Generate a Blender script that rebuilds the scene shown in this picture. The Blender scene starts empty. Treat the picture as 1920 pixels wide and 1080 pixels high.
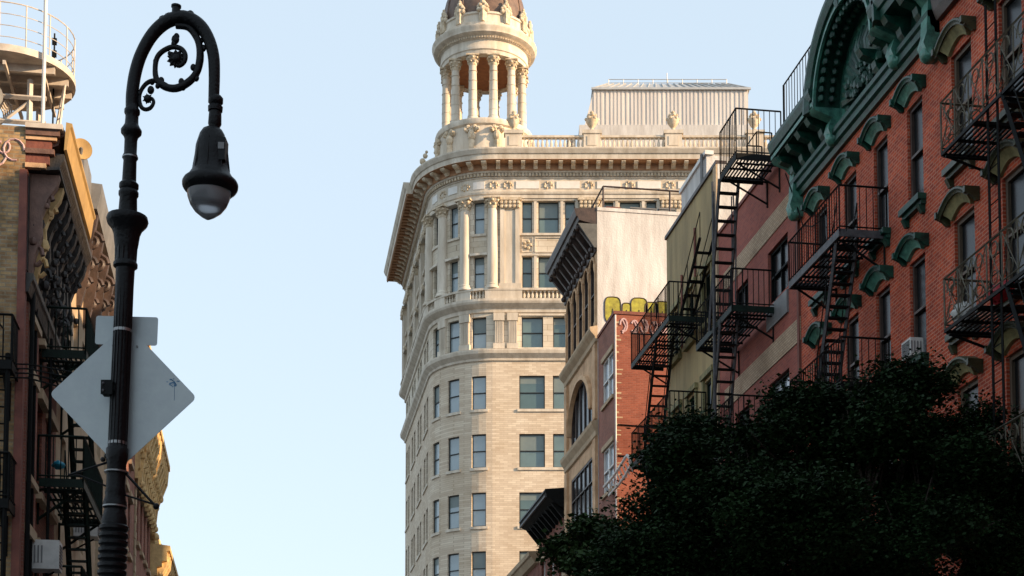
import bpy, bmesh, math, random
from mathutils import Vector, Matrix
random.seed(7)
sc = bpy.context.scene
col = sc.collection
PI = math.pi
R_ = math.radians
# ------------------------------------------------------------ camera
PITCH = R_(4); F = 3000.0
YAW = math.atan(.16*math.cos(PITCH)); SH = 1060-3000*math.tan(PITCH); CZ = 1.6
cd = bpy.data.cameras.new('camera'); cam = bpy.data.objects.new('camera', cd); col.objects.link(cam)
cam.location = (0, 0, CZ); cam.rotation_euler = (PI/2+PITCH, 0, -YAW)
cd.sensor_width = 36; cd.lens = 36*F/1920; cd.shift_y = SH/1920; cd.clip_end = 4000; cd.clip_start = .1
sc.camera = cam
# ------------------------------------------------------------ sky, sun, exposure
SUN_AZ, SUN_EL = R_(118), R_(16)       # clockwise from +Y (down the street)
w = bpy.data.worlds.new('World'); sc.world = w; w.use_nodes = True
nt = w.node_tree; bg = nt.nodes['Background']
sky = nt.nodes.new('ShaderNodeTexSky'); sky.sky_type = 'NISHITA'; sky.sun_disc = False
sky.sun_elevation = SUN_EL; sky.sun_rotation = SUN_AZ
sky.air_density = 1.0; sky.dust_density = .6; sky.ozone_density = 1.5
hs = nt.nodes.new('ShaderNodeHueSaturation'); hs.inputs['Saturation'].default_value = .62; nt.links.new(sky.outputs[0], hs.inputs['Color']); mxw = nt.nodes.new('ShaderNodeMix'); mxw.data_type = 'RGBA'; mxw.inputs[0].default_value = .82; mxw.inputs[7].default_value = (1.6, 1.93, 2.22, 1)
nt.links.new(hs.outputs[0], mxw.inputs[6]); nt.links.new(mxw.outputs[2], bg.inputs[0]); bg.inputs[1].default_value = .15
sl = bpy.data.lights.new('sun', 'SUN'); sl.energy = 3.1; sl.angle = R_(.5); sl.color = (1, .7, .42)
so = bpy.data.objects.new('sun', sl); col.objects.link(so)
sd = Vector((math.sin(SUN_AZ)*math.cos(SUN_EL), math.cos(SUN_AZ)*math.cos(SUN_EL), math.sin(SUN_EL)))
so.rotation_euler = sd.to_track_quat('Z', 'Y').to_euler()
sc.view_settings.view_transform = 'Standard'; sc.view_settings.look = 'None'; sc.view_settings.gamma = 1
sc.view_settings.exposure = 1.5

# ------------------------------------------------------------ materials
def nn(t, k, **kw):
    n = t.nodes.new(k)
    for a, v in kw.items():
        if a.startswith('i_'):
            n.inputs[a[2:].replace('_', ' ')].default_value = v
        else: setattr(n, a, v)
    return n
def base(name, rough=.8, metal=0, spec=.5):
    m = bpy.data.materials.new(name); m.use_nodes = True
    t = m.node_tree; b = t.nodes['Principled BSDF']
    b.inputs['Roughness'].default_value = rough; b.inputs['Metallic'].default_value = metal
    b.inputs['Specular IOR Level'].default_value = spec
    return m, t, b
def rgba(c): return (c[0], c[1], c[2], 1)
def mat(name, c1, c2=None, scale=2.0, rough=.8, metal=0, spec=.4, bump=0., bscale=None, fine=0., streak=False):
    m, t, b = base(name, rough, metal, spec)
    if c2 is None: c2 = tuple(x*.7 for x in c1)
    tc = nn(t, 'ShaderNodeTexCoord'); mp = nn(t, 'ShaderNodeMapping')
    t.links.new(tc.outputs['Object'], mp.inputs[0])
    if streak: mp.inputs['Scale'].default_value = (1, 1, .16)
    n = nn(t, 'ShaderNodeTexNoise', i_Scale=scale, i_Detail=8, i_Roughness=.65)
    t.links.new(mp.outputs[0], n.inputs[0])
    r = nn(t, 'ShaderNodeValToRGB'); r.color_ramp.elements[0].position = .35; r.color_ramp.elements[1].position = .68
    r.color_ramp.elements[0].color = rgba(c2); r.color_ramp.elements[1].color = rgba(c1)
    t.links.new(n.outputs[0], r.inputs[0]); out = r.outputs[0]
    t.links.new(out, b.inputs['Base Color'])
    if bump:
        n2 = nn(t, 'ShaderNodeTexNoise', i_Scale=bscale or scale*6, i_Detail=6)
        t.links.new(tc.outputs['Object'], n2.inputs[0])
        bp = nn(t, 'ShaderNodeBump', i_Strength=bump, i_Distance=.03)
        t.links.new(n2.outputs[0], bp.inputs['Height']); t.links.new(bp.outputs[0], b.inputs['Normal'])
    return m
def brick(name, c1, c2, mortar, bw=.22, rh=.075, ms=.009, dirt=(.55, .5, .45), dscale=.5, bump=.5, rough=.85):
    m, t, b = base(name, rough, 0, .3)
    tc = nn(t, 'ShaderNodeTexCoord'); sp = nn(t, 'ShaderNodeSeparateXYZ'); t.links.new(tc.outputs['Object'], sp.inputs[0])
    ad = nn(t, 'ShaderNodeMath', operation='ADD'); t.links.new(sp.outputs[0], ad.inputs[0]); t.links.new(sp.outputs[1], ad.inputs[1])
    cb = nn(t, 'ShaderNodeCombineXYZ'); t.links.new(ad.outputs[0], cb.inputs[0]); t.links.new(sp.outputs[2], cb.inputs[1])
    br = nn(t, 'ShaderNodeTexBrick', i_Scale=1.0, i_Bias=-.1)
    br.inputs['Color1'].default_value = rgba(c1); br.inputs['Color2'].default_value = rgba(c2); br.inputs['Mortar'].default_value = rgba(mortar)
    br.inputs['Brick Width'].default_value = bw; br.inputs['Row Height'].default_value = rh; br.inputs['Mortar Size'].default_value = ms
    t.links.new(cb.outputs[0], br.inputs[0])
    n = nn(t, 'ShaderNodeTexNoise', i_Scale=dscale, i_Detail=9, i_Roughness=.7); t.links.new(tc.outputs['Object'], n.inputs[0])
    r = nn(t, 'ShaderNodeValToRGB'); r.color_ramp.elements[0].position = .3; r.color_ramp.elements[1].position = .62
    r.color_ramp.elements[0].color = rgba(dirt); r.color_ramp.elements[1].color = (1, 1, 1, 1)
    t.links.new(n.outputs[0], r.inputs[0])
    mx = nn(t, 'ShaderNodeMix', data_type='RGBA', blend_type='MULTIPLY'); mx.inputs[0].default_value = 1
    t.links.new(br.outputs[0], mx.inputs[6]); t.links.new(r.outputs[0], mx.inputs[7]); t.links.new(mx.outputs[2], b.inputs['Base Color'])
    bp = nn(t, 'ShaderNodeBump', i_Strength=bump, i_Distance=.012, invert=True); t.links.new(br.outputs['Fac'], bp.inputs['Height']); t.links.new(bp.outputs[0], b.inputs['Normal'])
    return m
def glass(name, c, rough=.06, spec=.9, wav=.06):
    m, t, b = base(name, rough, 0, spec)
    tc = nn(t, 'ShaderNodeTexCoord'); n = nn(t, 'ShaderNodeTexNoise', i_Scale=.7, i_Detail=3); t.links.new(tc.outputs['Object'], n.inputs[0])
    r = nn(t, 'ShaderNodeValToRGB'); r.color_ramp.elements[0].color = rgba([x*.6 for x in c]); r.color_ramp.elements[1].color = rgba([x*1.4 for x in c])
    t.links.new(n.outputs[0], r.inputs[0]); t.links.new(r.outputs[0], b.inputs['Base Color'])
    bp = nn(t, 'ShaderNodeBump', i_Strength=wav, i_Distance=.2); t.links.new(n.outputs[0], bp.inputs['Height']); t.links.new(bp.outputs[0], b.inputs['Normal'])
    return m
M = dict(
 cream=mat('cream_stone', (.74, .665, .555), (.47, .4, .31), 1.5, .75, bump=.25, bscale=9, streak=True),
 cream_orn=mat('cream_ornament', (.72, .62, .48), (.44, .34, .22), 2.6, .8, bump=.9, bscale=7),
 whitestone=mat('white_panel', (.82, .8, .76), (.7, .67, .62), 2, .6),
 blonde=brick('blonde_brick', (.6, .5, .385), (.76, .665, .53), (.5, .41, .31), bw=.6, rh=.15, ms=.012, dirt=(.8, .75, .69), dscale=.3, bump=.3),
 deckpaint=mat('chalky_cream_paint', (.62, .57, .5), (.42, .36, .3), 3, .6),
 tglass_sky=glass('tower_glass_sky', (.3, .37, .4), .1, 1.0, .03),  # bay panes: reflected bright sky is put into the base colour
 tglass3=glass('tower_glass_dark', (.07, .12, .12), .06, 1.0, .03),
 endgrey=mat('sooty_grey_paint', (.13, .13, .12), (.07, .07, .065), 2, .6),
 scrolliron=mat('tarnished_scroll_iron', (.13, .11, .07), (.05, .045, .03), 6, .6),
 blind=mat('window_blind', (.17, .21, .2), (.13, .17, .17), 1, .5, spec=.8),
 creamblock=brick('cream_ashlar', (.74, .67, .56), (.62, .545, .43), (.4, .33, .25), bw=1.3, rh=.42, ms=.014, dirt=(.72, .66, .58), dscale=.5, bump=.3),
 oldbrick=brick('crumbling_brown_brick', (.5, .34, .17), (.26, .15, .08), (.34, .27, .18), rh=.08, ms=.014, dirt=(.32, .27, .2), dscale=1.6, bump=1),
 copper=mat('copper_dome', (.19, .12, .085), (.1, .065, .05), 2.5, .55, bump=.2),
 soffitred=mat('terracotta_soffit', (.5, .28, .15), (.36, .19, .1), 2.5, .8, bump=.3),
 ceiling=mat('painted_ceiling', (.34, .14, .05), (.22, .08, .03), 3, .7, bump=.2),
 dframe=mat('dark_window_frame', (.03, .035, .035), (.02, .02, .02), 4, .45),
 tglass=glass('tower_glass', (.11, .17, .17), .08, 1.0, .03),
 dglass=glass('dark_glass', (.008, .009, .01), .22, .3),
 lglass=glass('pale_glass', (.3, .34, .38), .1, 1.0),
 metalpanel=mat('ribbed_metal', (.74, .7, .65), (.6, .56, .52), .5, .6, 0, streak=True),
 whitestucco=mat('white_stucco', (.68, .67, .65), (.44, .42, .4), 2.2, .9, bump=.5, bscale=14, streak=True),
 greyroof=mat('grey_metal_roof', (.55, .55, .53), (.42, .42, .41), 1.5, .5, .4),
 red=brick('red_brick', (.58, .09, .03), (.3, .04, .02), (.54, .24, .16), rh=.08, ms=.011, dirt=(.5, .38, .34), dscale=.7, bump=.8),
 purplered=brick('painted_brick', (.36, .1, .07), (.25, .07, .055), (.3, .13, .1), dirt=(.7, .6, .6), bump=.7),
 orangebrick=brick('orange_brick', (.34, .11, .07), (.24, .075, .05), (.3, .14, .1), dirt=(.65, .55, .5), bump=.5),
 creambrick=brick('cream_brick', (.55, .42, .29), (.45, .33, .22), (.25, .18, .13), bump=.7),
 brownbrick=brick('brown_brick', (.3, .1, .06), (.17, .06, .04), (.12, .06, .045), bump=.7),
 pinkbrick=brick('pink_brick', (.34, .13, .09), (.26, .1, .08), (.3, .2, .15), bump=.5),
 olive=mat('olive_stucco', (.44, .34, .17), (.24, .185, .1), 1.3, .9, bump=.4, streak=True),
 rosewood=mat('faded_red_brown_paint', (.2, .11, .08), (.11, .06, .045), 4, .6, bump=.3),
 woodframe=mat('brown_wood_frame', (.13, .09, .06), (.07, .05, .035), 4, .6),
 oliveworn=mat('worn_olive_trim', (.32, .28, .13), (.12, .11, .05), 3, .8, bump=.3),
 teal=mat('teal_painted_metal', (.007, .075, .048), (.002, .02, .015), 5, .42, spec=.35, bump=.3),
 tealpale=mat('pale_teal_paint', (.08, .28, .21), (.015, .08, .06), 5, .4, spec=.6, bump=.3),
 olivepaint=mat('olive_painted_metal', (.055, .06, .025), (.015, .022, .01), 4, .45, spec=.5, bump=.3),
 iron=mat('black_iron', (.0045, .0055, .0055), (.0025, .003, .003), 6, .65, spec=.15, bump=.2),
 greeniron=mat('green_iron', (.005, .018, .012), (.003, .008, .006), 5, .6, spec=.2, bump=.2),
 greyiron=mat('weathered_grey_iron', (.09, .09, .095), (.03, .03, .035), 6, .6, bump=.2),
 lampiron=mat('glossy_black_iron', (.0025, .003, .004), (.0015, .0015, .002), 9, .45, spec=.2, bump=.25, bscale=40),
 silver=mat('steel_band', (.3, .3, .3), (.16, .16, .16), 9, .4, .8),
 signback=mat('aluminium_sign_back', (.36, .39, .39), (.3, .33, .34), 3, .42, .35, bump=.05),
 tan=mat('tan_stone', (.7, .47, .28), (.4, .24, .13), 1.5, .85, bump=.5, bscale=8),
 tanlight=mat('pale_tan_stone', (.5, .38, .25), (.36, .26, .16), 1.6, .85, bump=.4),
 browncornice=mat('brown_painted_cornice', (.085, .055, .045), (.035, .024, .02), 3, .5, bump=.3),
 greypaint=mat('grey_painted_metal', (.2, .2, .2), (.13, .13, .13), 2, .5),
 pavewall=mat('stained_rubble_wall', (.46, .35, .19), (.16, .11, .07), 3, .9, bump=1, bscale=9),
 redpaint=mat('red_painted_stone', (.22, .075, .05), (.13, .045, .035), 2.5, .75, bump=.4),
 ochre=mat('ochre_painted_metal', (.46, .3, .11), (.3, .19, .07), 2, .6),
 sungoldstone=mat('sun_gold_carved_stone', (.78, .56, .26), (.5, .33, .15), 4, .75, bump=.3, bscale=12),  # golden sunlight on the left cornices is put into this colour
 darkcornice=mat('dark_weathered_cornice', (.045, .04, .034), (.014, .012, .012), 3, .55, bump=.9, bscale=9),
 whitepaint=mat('white_paint', (.75, .73, .7), (.6, .57, .53), 3, .5),
 acwhite=mat('off_white_plastic', (.6, .6, .57), (.42, .42, .4), 3, .5),
 yellow=mat('yellow_spray_paint', (.42, .4, .05), (.22, .2, .03), 5, .7),
 pinkpaint=mat('pale_spray_paint', (.62, .45, .45), (.45, .28, .28), 6, .7),
 bluepaint=mat('blue_spray_paint', (.05, .16, .28), (.03, .1, .2), 6, .7),
 bluebag=mat('blue_plastic', (.03, .3, .42), (.02, .18, .27), 8, .35),
 redcloth=mat('red_plastic', (.5, .02, .03), (.3, .01, .02), 8, .5),
 bark=mat('bark', (.06, .045, .035), (.03, .022, .018), 8, .9, bump=.8),
 asphalt=mat('asphalt', (.055, .055, .055), (.04, .04, .042), 3, .85, bump=.3, bscale=60),
 concrete=mat('sidewalk_concrete', (.3, .29, .27), (.22, .21, .2), 2, .85, bump=.2),
 kerb=mat('granite_kerb', (.28, .27, .26), (.2, .2, .2), 5, .8),
 paint=mat('road_paint', (.7, .7, .68), (.5, .5, .48), 3, .7),
 roofing=mat('tar_roof', (.08, .08, .08), (.05, .05, .05), 1, .9),
)
def globe_mat():
    m, t, b = base('frosted_globe', .22, 0, .7); b.inputs['Base Color'].default_value = (.42, .43, .45, 1)
    b.inputs['Transmission Weight'].default_value = .75; b.inputs['IOR'].default_value = 1.3
    return m
M['globe'] = globe_mat()
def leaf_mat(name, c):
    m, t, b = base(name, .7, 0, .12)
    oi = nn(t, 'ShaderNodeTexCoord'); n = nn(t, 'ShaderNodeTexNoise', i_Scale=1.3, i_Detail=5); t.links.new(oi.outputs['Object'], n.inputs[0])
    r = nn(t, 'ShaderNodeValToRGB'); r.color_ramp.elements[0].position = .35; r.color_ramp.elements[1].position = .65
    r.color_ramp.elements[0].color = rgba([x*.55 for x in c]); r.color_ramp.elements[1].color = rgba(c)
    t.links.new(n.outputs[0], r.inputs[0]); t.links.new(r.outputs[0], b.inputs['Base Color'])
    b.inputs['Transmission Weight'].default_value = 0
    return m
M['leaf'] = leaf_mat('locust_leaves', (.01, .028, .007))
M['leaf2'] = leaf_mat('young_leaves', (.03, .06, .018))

# ------------------------------------------------------------ mesh kit; every point is (s along the facade, o outwards, z up)
class MB:
    def __init__(s, mp=None): s.v = []; s.f = []; s.mp = mp
    def V(s, a, o, z): s.v.append((a, o, z)); return len(s.v)-1
    def q(s, *p): s.f.append(tuple(s.V(*x) for x in p))
    def prism(s, prof, a0, a1, n=1, caps=True):          # prof [(o,z)], extruded along s
        k = len(prof); st = [a0+(a1-a0)*i/n for i in range(n+1)]
        ids = [[s.V(a, o, z) for o, z in prof] for a in st]
        for i in range(n):
            for j in range(k): s.f.append((ids[i][j], ids[i][(j+1) % k], ids[i+1][(j+1) % k], ids[i+1][j]))
        if caps: s.f.append(tuple(ids[0])); s.f.append(tuple(reversed(ids[-1])))
        return s
    def box(s, a0, a1, o0, o1, z0, z1, n=1): return s.prism([(o0, z0), (o1, z0), (o1, z1), (o0, z1)], a0, a1, n)
    def plate(s, prof, o0, o1):                          # prof [(s,z)], extruded along o
        k = len(prof); A = [s.V(a, o0, z) for a, z in prof]; B = [s.V(a, o1, z) for a, z in prof]
        for j in range(k): s.f.append((A[j], A[(j+1) % k], B[(j+1) % k], B[j]))
        s.f.append(tuple(A)); s.f.append(tuple(reversed(B))); return s
    def sweep(s, path, prof, closed=False):              # path [(s,z)], prof [(o,n)]
        ids = []
        for i, (a, z) in enumerate(path):
            p0 = path[max(0, i-1)]; p1 = path[min(len(path)-1, i+1)]
            dx, dz = p1[0]-p0[0], p1[1]-p0[1]; L = math.hypot(dx, dz) or 1
            nx, nz = -dz/L, dx/L
            ids.append([s.V(a+nx*n, o, z+nz*n) for o, n in prof])
        k = len(prof)
        for i in range(len(ids)-1):
            for j in range(k): s.f.append((ids[i][j], ids[i][(j+1) % k], ids[i+1][(j+1) % k], ids[i+1][j]))
        s.f.append(tuple(ids[0])); s.f.append(tuple(reversed(ids[-1]))); return s
    def tube(s, pts, r, n=6, r2=None):
        P = [Vector(p) for p in pts]; prev = None; ids = []
        for i, p in enumerate(P):
            t = (P[min(i+1, len(P)-1)]-P[max(i-1, 0)]).normalized()
            if prev is None:
                u = t.cross(Vector((0, 0, 1)));
                if u.length < .05: u = t.cross(Vector((1, 0, 0)))
            else: u = prev-t*prev.dot(t)
            u.normalize(); prev = u; v = t.cross(u)
            rr = r[i] if isinstance(r, (list, tuple)) else r
            ids.append([s.V(*(p+(u*math.cos(2*PI*j/n)+v*math.sin(2*PI*j/n))*rr)) for j in range(n)])
        for i in range(len(ids)-1):
            for j in range(n): s.f.append((ids[i][j], ids[i][(j+1) % n], ids[i+1][(j+1) % n], ids[i+1][j]))
        s.f.append(tuple(ids[0])); s.f.append(tuple(reversed(ids[-1]))); return s
    def bar(s, a, b, w, h=None): 
        return s.tube([a, b], w*.7071, 4)
    def lathe(s, prof, c=(0, 0), n=16, a0=0, a1=2*PI, cap=True):   # prof [(r,z)]
        full = abs(a1-a0-2*PI) < 1e-6; m = n if full else n+1
        ids = [[s.V(c[0]+r*math.cos(a0+(a1-a0)*j/n), c[1]+r*math.sin(a0+(a1-a0)*j/n), z) for j in range(m)] for r, z in prof]
        for i in range(len(prof)-1):
            for j in range(n if full else n):
                s.f.append((ids[i][j], ids[i][(j+1) % m], ids[i+1][(j+1) % m], ids[i+1][j]))
        if full and cap:
            if prof[0][0] > 1e-4: s.f.append(tuple(ids[0]))
            if prof[-1][0] > 1e-4: s.f.append(tuple(reversed(ids[-1])))
        return s
    def ball(s, c, r, n=8, m=5, sq=(1, 1, 1)):
        ids = [[s.V(c[0]+sq[0]*r*math.sin(PI*i/m)*math.cos(2*PI*j/n), c[1]+sq[1]*r*math.sin(PI*i/m)*math.sin(2*PI*j/n), c[2]+sq[2]*r*math.cos(PI*i/m)) for j in range(n)] for i in range(m+1)]
        for i in range(m):
            for j in range(n): s.f.append((ids[i][j], ids[i][(j+1) % n], ids[i+1][(j+1) % n], ids[i+1][j]))
        return s
    def wall(s, a0, a1, z0, z1, holes=(), o=0, dep=.25, step=99):   # holes [(s0,s1,z0,z1)]
        xs = {a0, a1}; zs = {z0, z1}
        for h in holes: xs |= {h[0], h[1]}; zs |= {h[2], h[3]}
        xs = sorted(x for x in xs if a0 <= x <= a1); zs = sorted(z for z in zs if z0 <= z <= z1)
        ex = []
        for p, q in zip(xs, xs[1:]):
            n = max(1, math.ceil((q-p)/step)); ex += [p+(q-p)*i/n for i in range(n)]
        xs = ex+[xs[-1]]
        for p, q in zip(xs, xs[1:]):
            for r, t in zip(zs, zs[1:]):
                cx, cz = (p+q)/2, (r+t)/2
                if any(h[0] < cx < h[1] and h[2] < cz < h[3] for h in holes): continue
                s.q((p, o, r), (q, o, r), (q, o, t), (p, o, t))
        for h in holes:
            a, b, c, d = h[:4]
            s.q((a, o, c), (a, o-dep, c), (a, o-dep, d), (a, o, d)); s.q((b, o, c), (b, o-dep, c), (b, o-dep, d), (b, o, d))
            s.q((a, o, c), (b, o, c), (b, o-dep, c), (a, o-dep, c)); s.q((a, o, d), (b, o, d), (b, o-dep, d), (a, o-dep, d))
        return s
    def cut(s): s.cuts = getattr(s, 'cuts', [])+[(len(s.v), len(s.f))]
    def each(s, name, m, parent, smooth=False):      # every piece between cuts becomes an object of its own
        v0 = f0 = 0; out = []
        for v1, f1 in getattr(s, 'cuts', []):
            if f1 > f0:
                k = MB(s.mp); k.v = s.v[v0:v1]; k.f = [tuple(i-v0 for i in f) for f in s.f[f0:f1]]; out.append(k.build(name, m, parent, smooth))
            v0, f0 = v1, f1
        return out
    def mesh(s, name, m, smooth=False):
        me = bpy.data.meshes.new(name)
        mp = s.mp or (lambda a, o, z: (a, -o, z))
        me.from_pydata([mp(*v) for v in s.v], [], s.f)
        bm = bmesh.new(); bm.from_mesh(me); bmesh.ops.remove_doubles(bm, verts=bm.verts, dist=1e-5); bmesh.ops.recalc_face_normals(bm, faces=bm.faces); bm.to_mesh(me); bm.free()
        me.materials.append(M[m]); me.validate()
        if smooth:
            for p in me.polygons: p.use_smooth = True
            try: me.set_sharp_from_angle(angle=R_(40))
            except Exception: pass
        return me
    def build(s, name, m, parent=None, smooth=False, loc=None, rz=0):
        o = bpy.data.objects.new(name, s.mesh(name, m, smooth)); col.objects.link(o); o.parent = parent
        if loc: o.location = loc
        if rz: o.rotation_euler = (0, 0, rz)
        return o
def tag(o, label=None, cat=None, group=None, kind=None):
    if label: o['label'] = label
    if cat: o['category'] = cat
    if group: o['group'] = group
    if kind: o['kind'] = kind
    return o
def empty(name, loc, rz, label, cat, group=None):
    o = bpy.data.objects.new(name, None); col.objects.link(o); o.location = loc; o.rotation_euler = (0, 0, rz); o.empty_display_size = .5
    return tag(o, label, cat, group)
def inst(name, me, parent, loc, rz=0):
    o = bpy.data.objects.new(name, me); col.objects.link(o); o.parent = parent; o.location = loc; o.rotation_euler = (0, 0, rz); return o
_wc = {}
def window(parent, a, o, z0, w, h, frame='dframe', gl='dglass', mp=None, rz=0, mull=0, sash=True, split=.5, fw=.06, name='window', sill=None, arch=0, blind=0):
    """double hung window set in an opening: glazing (window) with its frame as a child"""
    key = (round(w, 3), round(h, 3), frame, gl, mull, sash, split, fw, arch)
    if key not in _wc:
        g = MB()
        if arch:
            pts = [(-w/2, 0), (w/2, 0), (w/2, h-arch)]+[(w/2*math.cos(t), h-arch+arch*math.sin(t)) for t in [PI*i/12 for i in range(1, 12)]]+[(-w/2, h-arch)]
            g.plate(pts, -.02, 0)
        else: g.box(-w/2, w/2, -.02, 0, 0, h)
        f = MB(); 
        f.box(-w/2, -w/2+fw, 0.002, .07, 0, h-arch); f.box(w/2-fw, w/2, 0.002, .07, 0, h-arch)
        f.box(-w/2+fw, w/2-fw, 0.002, .07, 0, fw*1.2)
        if arch: f.sweep([(w/2*math.cos(PI*i/12), h-arch+arch*math.sin(PI*i/12)) for i in range(13)], [(.002, 0), (.07, 0), (.07, fw), (.002, fw)])
        else: f.box(-w/2+fw, w/2-fw, 0.002, .07, h-fw, h)
        if sash: f.box(-w/2+fw, w/2-fw, .003, .09, h*split-.03, h*split+.03)
        for i in range(mull):
            x = -w/2+w*(i+1)/(mull+1); f.box(x-.03, x+.03, .004, .06, fw*1.2, h-fw)
        _wc[key] = (g.mesh('window', gl), f.mesh('frame', frame))
    g, f = _wc[key]
    x, y, z = (mp or (lambda a, o, z: (a, -o, z)))(a, o, z0)
    ob = inst(name, g, parent, (x, y, z), rz); inst('frame', f, ob, (0, 0, 0))
    if blind:
        k = ('blind', round(w, 3), round(h, 3), blind)
        if k not in _wc: q = MB(); q.box(-w/2+fw, w/2-fw, .0005, .0018, h*(1-blind), h-fw); _wc[k] = q.mesh('blind', 'blind')
        inst('blind', _wc[k], ob, (0, 0, 0))
    return ob
# a point of the picture taken back to the vertical plane x = X / y = Y / facing the lens at distance D (for measuring heights)
fw_ = Vector((math.sin(YAW)*math.cos(PITCH), math.cos(YAW)*math.cos(PITCH), math.sin(PITCH))); rt_ = Vector((math.cos(YAW), -math.sin(YAW), 0)); up_ = rt_.cross(fw_)
def ray(px, py): return fw_+rt_*((px-960)/F)+up_*((540+SH-py)/F)
def hx(px, py, X): d = ray(px, py); t = X/d.x; return Vector((X, t*d.y, CZ+t*d.z))
def hy(px, py, Y): d = ray(px, py); t = Y/d.y; return Vector((t*d.x, Y, CZ+t*d.z))
def hd(px, py, D): d = ray(px, py); n = Vector((math.sin(YAW), math.cos(YAW), 0)); t = D/d.dot(n); p = d*t; return p.dot(rt_), CZ+p.z

# ============================================================ SETTING
def sheet(name, x0, x1, y0, y1, z0, z1, m):
    b = MB(lambda a, o, z: (a, o, z)); b.box(x0, x1, y0, y1, z0, z1); return tag(b.build(name, m), kind='structure')
sheet('ground', -600, 600, -300, 1200, -.5, -.06, 'asphalt')
sheet('road', -1, 10.4, -60, 300, -.058, 0, 'asphalt')
sheet('pavement', -4.7, -1.15, -60, 300, -.056, .15, 'concrete')
sheet('pavement', 10.55, 14.4, -60, 300, -.056, .15, 'concrete')
sheet('kerb', -1.15, -1, -60, 300, -.054, .16, 'kerb')
sheet('kerb', 10.4, 10.55, -60, 300, -.054, .16, 'kerb')
b = MB(lambda a, o, z: (a, o, z))
for i in range(40): b.box(4.6, 4.75, -40+8*i, -37+8*i, .002, .006)
tag(b.build('lane_marking', 'paint'), kind='structure')

# ============================================================ CORNER TOWER BUILDING
D0 = 115.0
n_ = Vector((math.sin(YAW), math.cos(YAW), 0))
tower = empty('corner_building', n_*D0, -YAW, 'tall cream stone corner building with rounded bay, deep cornice and columned rotunda', 'building')
RA = 5.03; ARC = PI/2-YAW; P1 = -RA*ARC; LX = -1.3
def tmap(p, o, z):
    if p >= 0: return (LX+p, -o, z)
    if p >= P1:
        a = -p/RA; return (LX-(RA+o)*math.sin(a), RA-(RA+o)*math.cos(a), z)
    a = ARC; k = P1-p
    return (LX-(RA+o)*math.sin(a)-k*math.cos(a), RA-(RA+o)*math.cos(a)+k*math.sin(a), z)
def trz(p): return -min(ARC, max(0, -p/RA))
PL, PR = P1-19.6, 23.4
def tsweep(mb, prof, p0=PL, p1=PR):
    if p0 < P1: mb.prism(prof, p0, P1, 1)
    mb.prism(prof, max(p0, P1), min(0, p1), 20, caps=False)
    if p1 > 0: mb.prism(prof, 0, p1, 1)
bays = [4.0+6*k for k in range(4)]
arcw = [-RA*R_(12.9), -RA*R_(37), -RA*R_(61)]
lefts = [P1-2.4-5.0*k for k in range(4)]
# window rows: (z0, z1, kind)
rows = [(47.15, 49.6, 't'), (43.05, 45.45, 't'), (38.58, 40.9, 'd')]
zz = 34.0
while zz > 1: rows.append((zz, zz+2.5, 'b')); zz -= 4.33
brick_holes = []; stone_holes = []; jobs = []
for z0, z1, k in rows:
    L = []
    for bc in bays:
        if k == 't': L += [(bc-1.58, .72), (bc, 1.5), (bc+1.58, .72)]
        elif k == 'd': L += [(bc-1.2, 1.57), (bc+1.1, 1.57)]
        else: L += [(bc-1.23, 1.87), (bc+1.23, 1.87)]
    for a in arcw: L.append((a, .78 if k == 't' else 1.08))
    for a in lefts: L += [(a-.95, 1.25), (a+.95, 1.25)]
    for c, w_ in L:
        (brick_holes if k == 'b' else stone_holes).append((c-w_/2, c+w_/2, z0, z1)); jobs.append((c, w_, z0, z1, k))
b = MB(tmap); b.wall(PL, PR, 0, 38.0, brick_holes, 0, .3, .6); b.build('brick_wall', 'blonde', tower)
b = MB(tmap); b.wall(PL, PR, 38.0, 53.0, stone_holes, 0, .4, .6); b.build('stone_wall', 'creamblock', tower)
for c, w_, z0, z1, k in jobs:
    o = -.22 if k == 'b' else -.3
    onleft = c < P1
    window(tower, c, o, z0, w_, z1-z0, 'dframe', 'tglass_sky' if (P1 < c < 0) else random.choice(['tglass', 'tglass', 'tglass3']), tmap, trz(c), 0, True, .5, .07 if w_ > .8 else .055, blind=random.choice([0, 0, 0, .22, .35, .5]))
# roof and back closure
b = MB(tmap)
rp = [tmap(PL, -.1, 53)[:2]]+[tmap(P1*(1-i/12), -.1, 53)[:2] for i in range(13)]+[tmap(PR, -.1, 53)[:2], (22, 24), (-4, 26)]
rb = MB(lambda a, o, z: (a, o, z)); i0 = [rb.V(x, y, 52.9) for x, y in rp]; rb.f.append(tuple(i0))
i1 = [rb.V(x, y, 0) for x, y in rp[-3:]]+[rb.V(rp[0][0], rp[0][1], 0)]; tt = i0[-3:]+[i0[0]]
for j in range(3): rb.f.append((tt[j], tt[j+1], i1[j+1], i1[j]))
rb.build('roof', 'roofing', tower)
# sills and lintels of the brick storeys
b = MB(tmap)
for z0, z1, k in rows:
    if k != 'b': continue
    for bc in bays: b.box(bc-2.3, bc+2.3, .0, .1, z0-.2, z0-.003); b.cut()
    for a in arcw: b.box(a-.68, a+.68, 0, .1, z0-.2, z0-.003, 4); b.cut()
    for a in lefts: b.box(a-1.7, a+1.7, 0, .1, z0-.2, z0-.003); b.cut()
b.each('sill', 'cream', tower)
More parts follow.
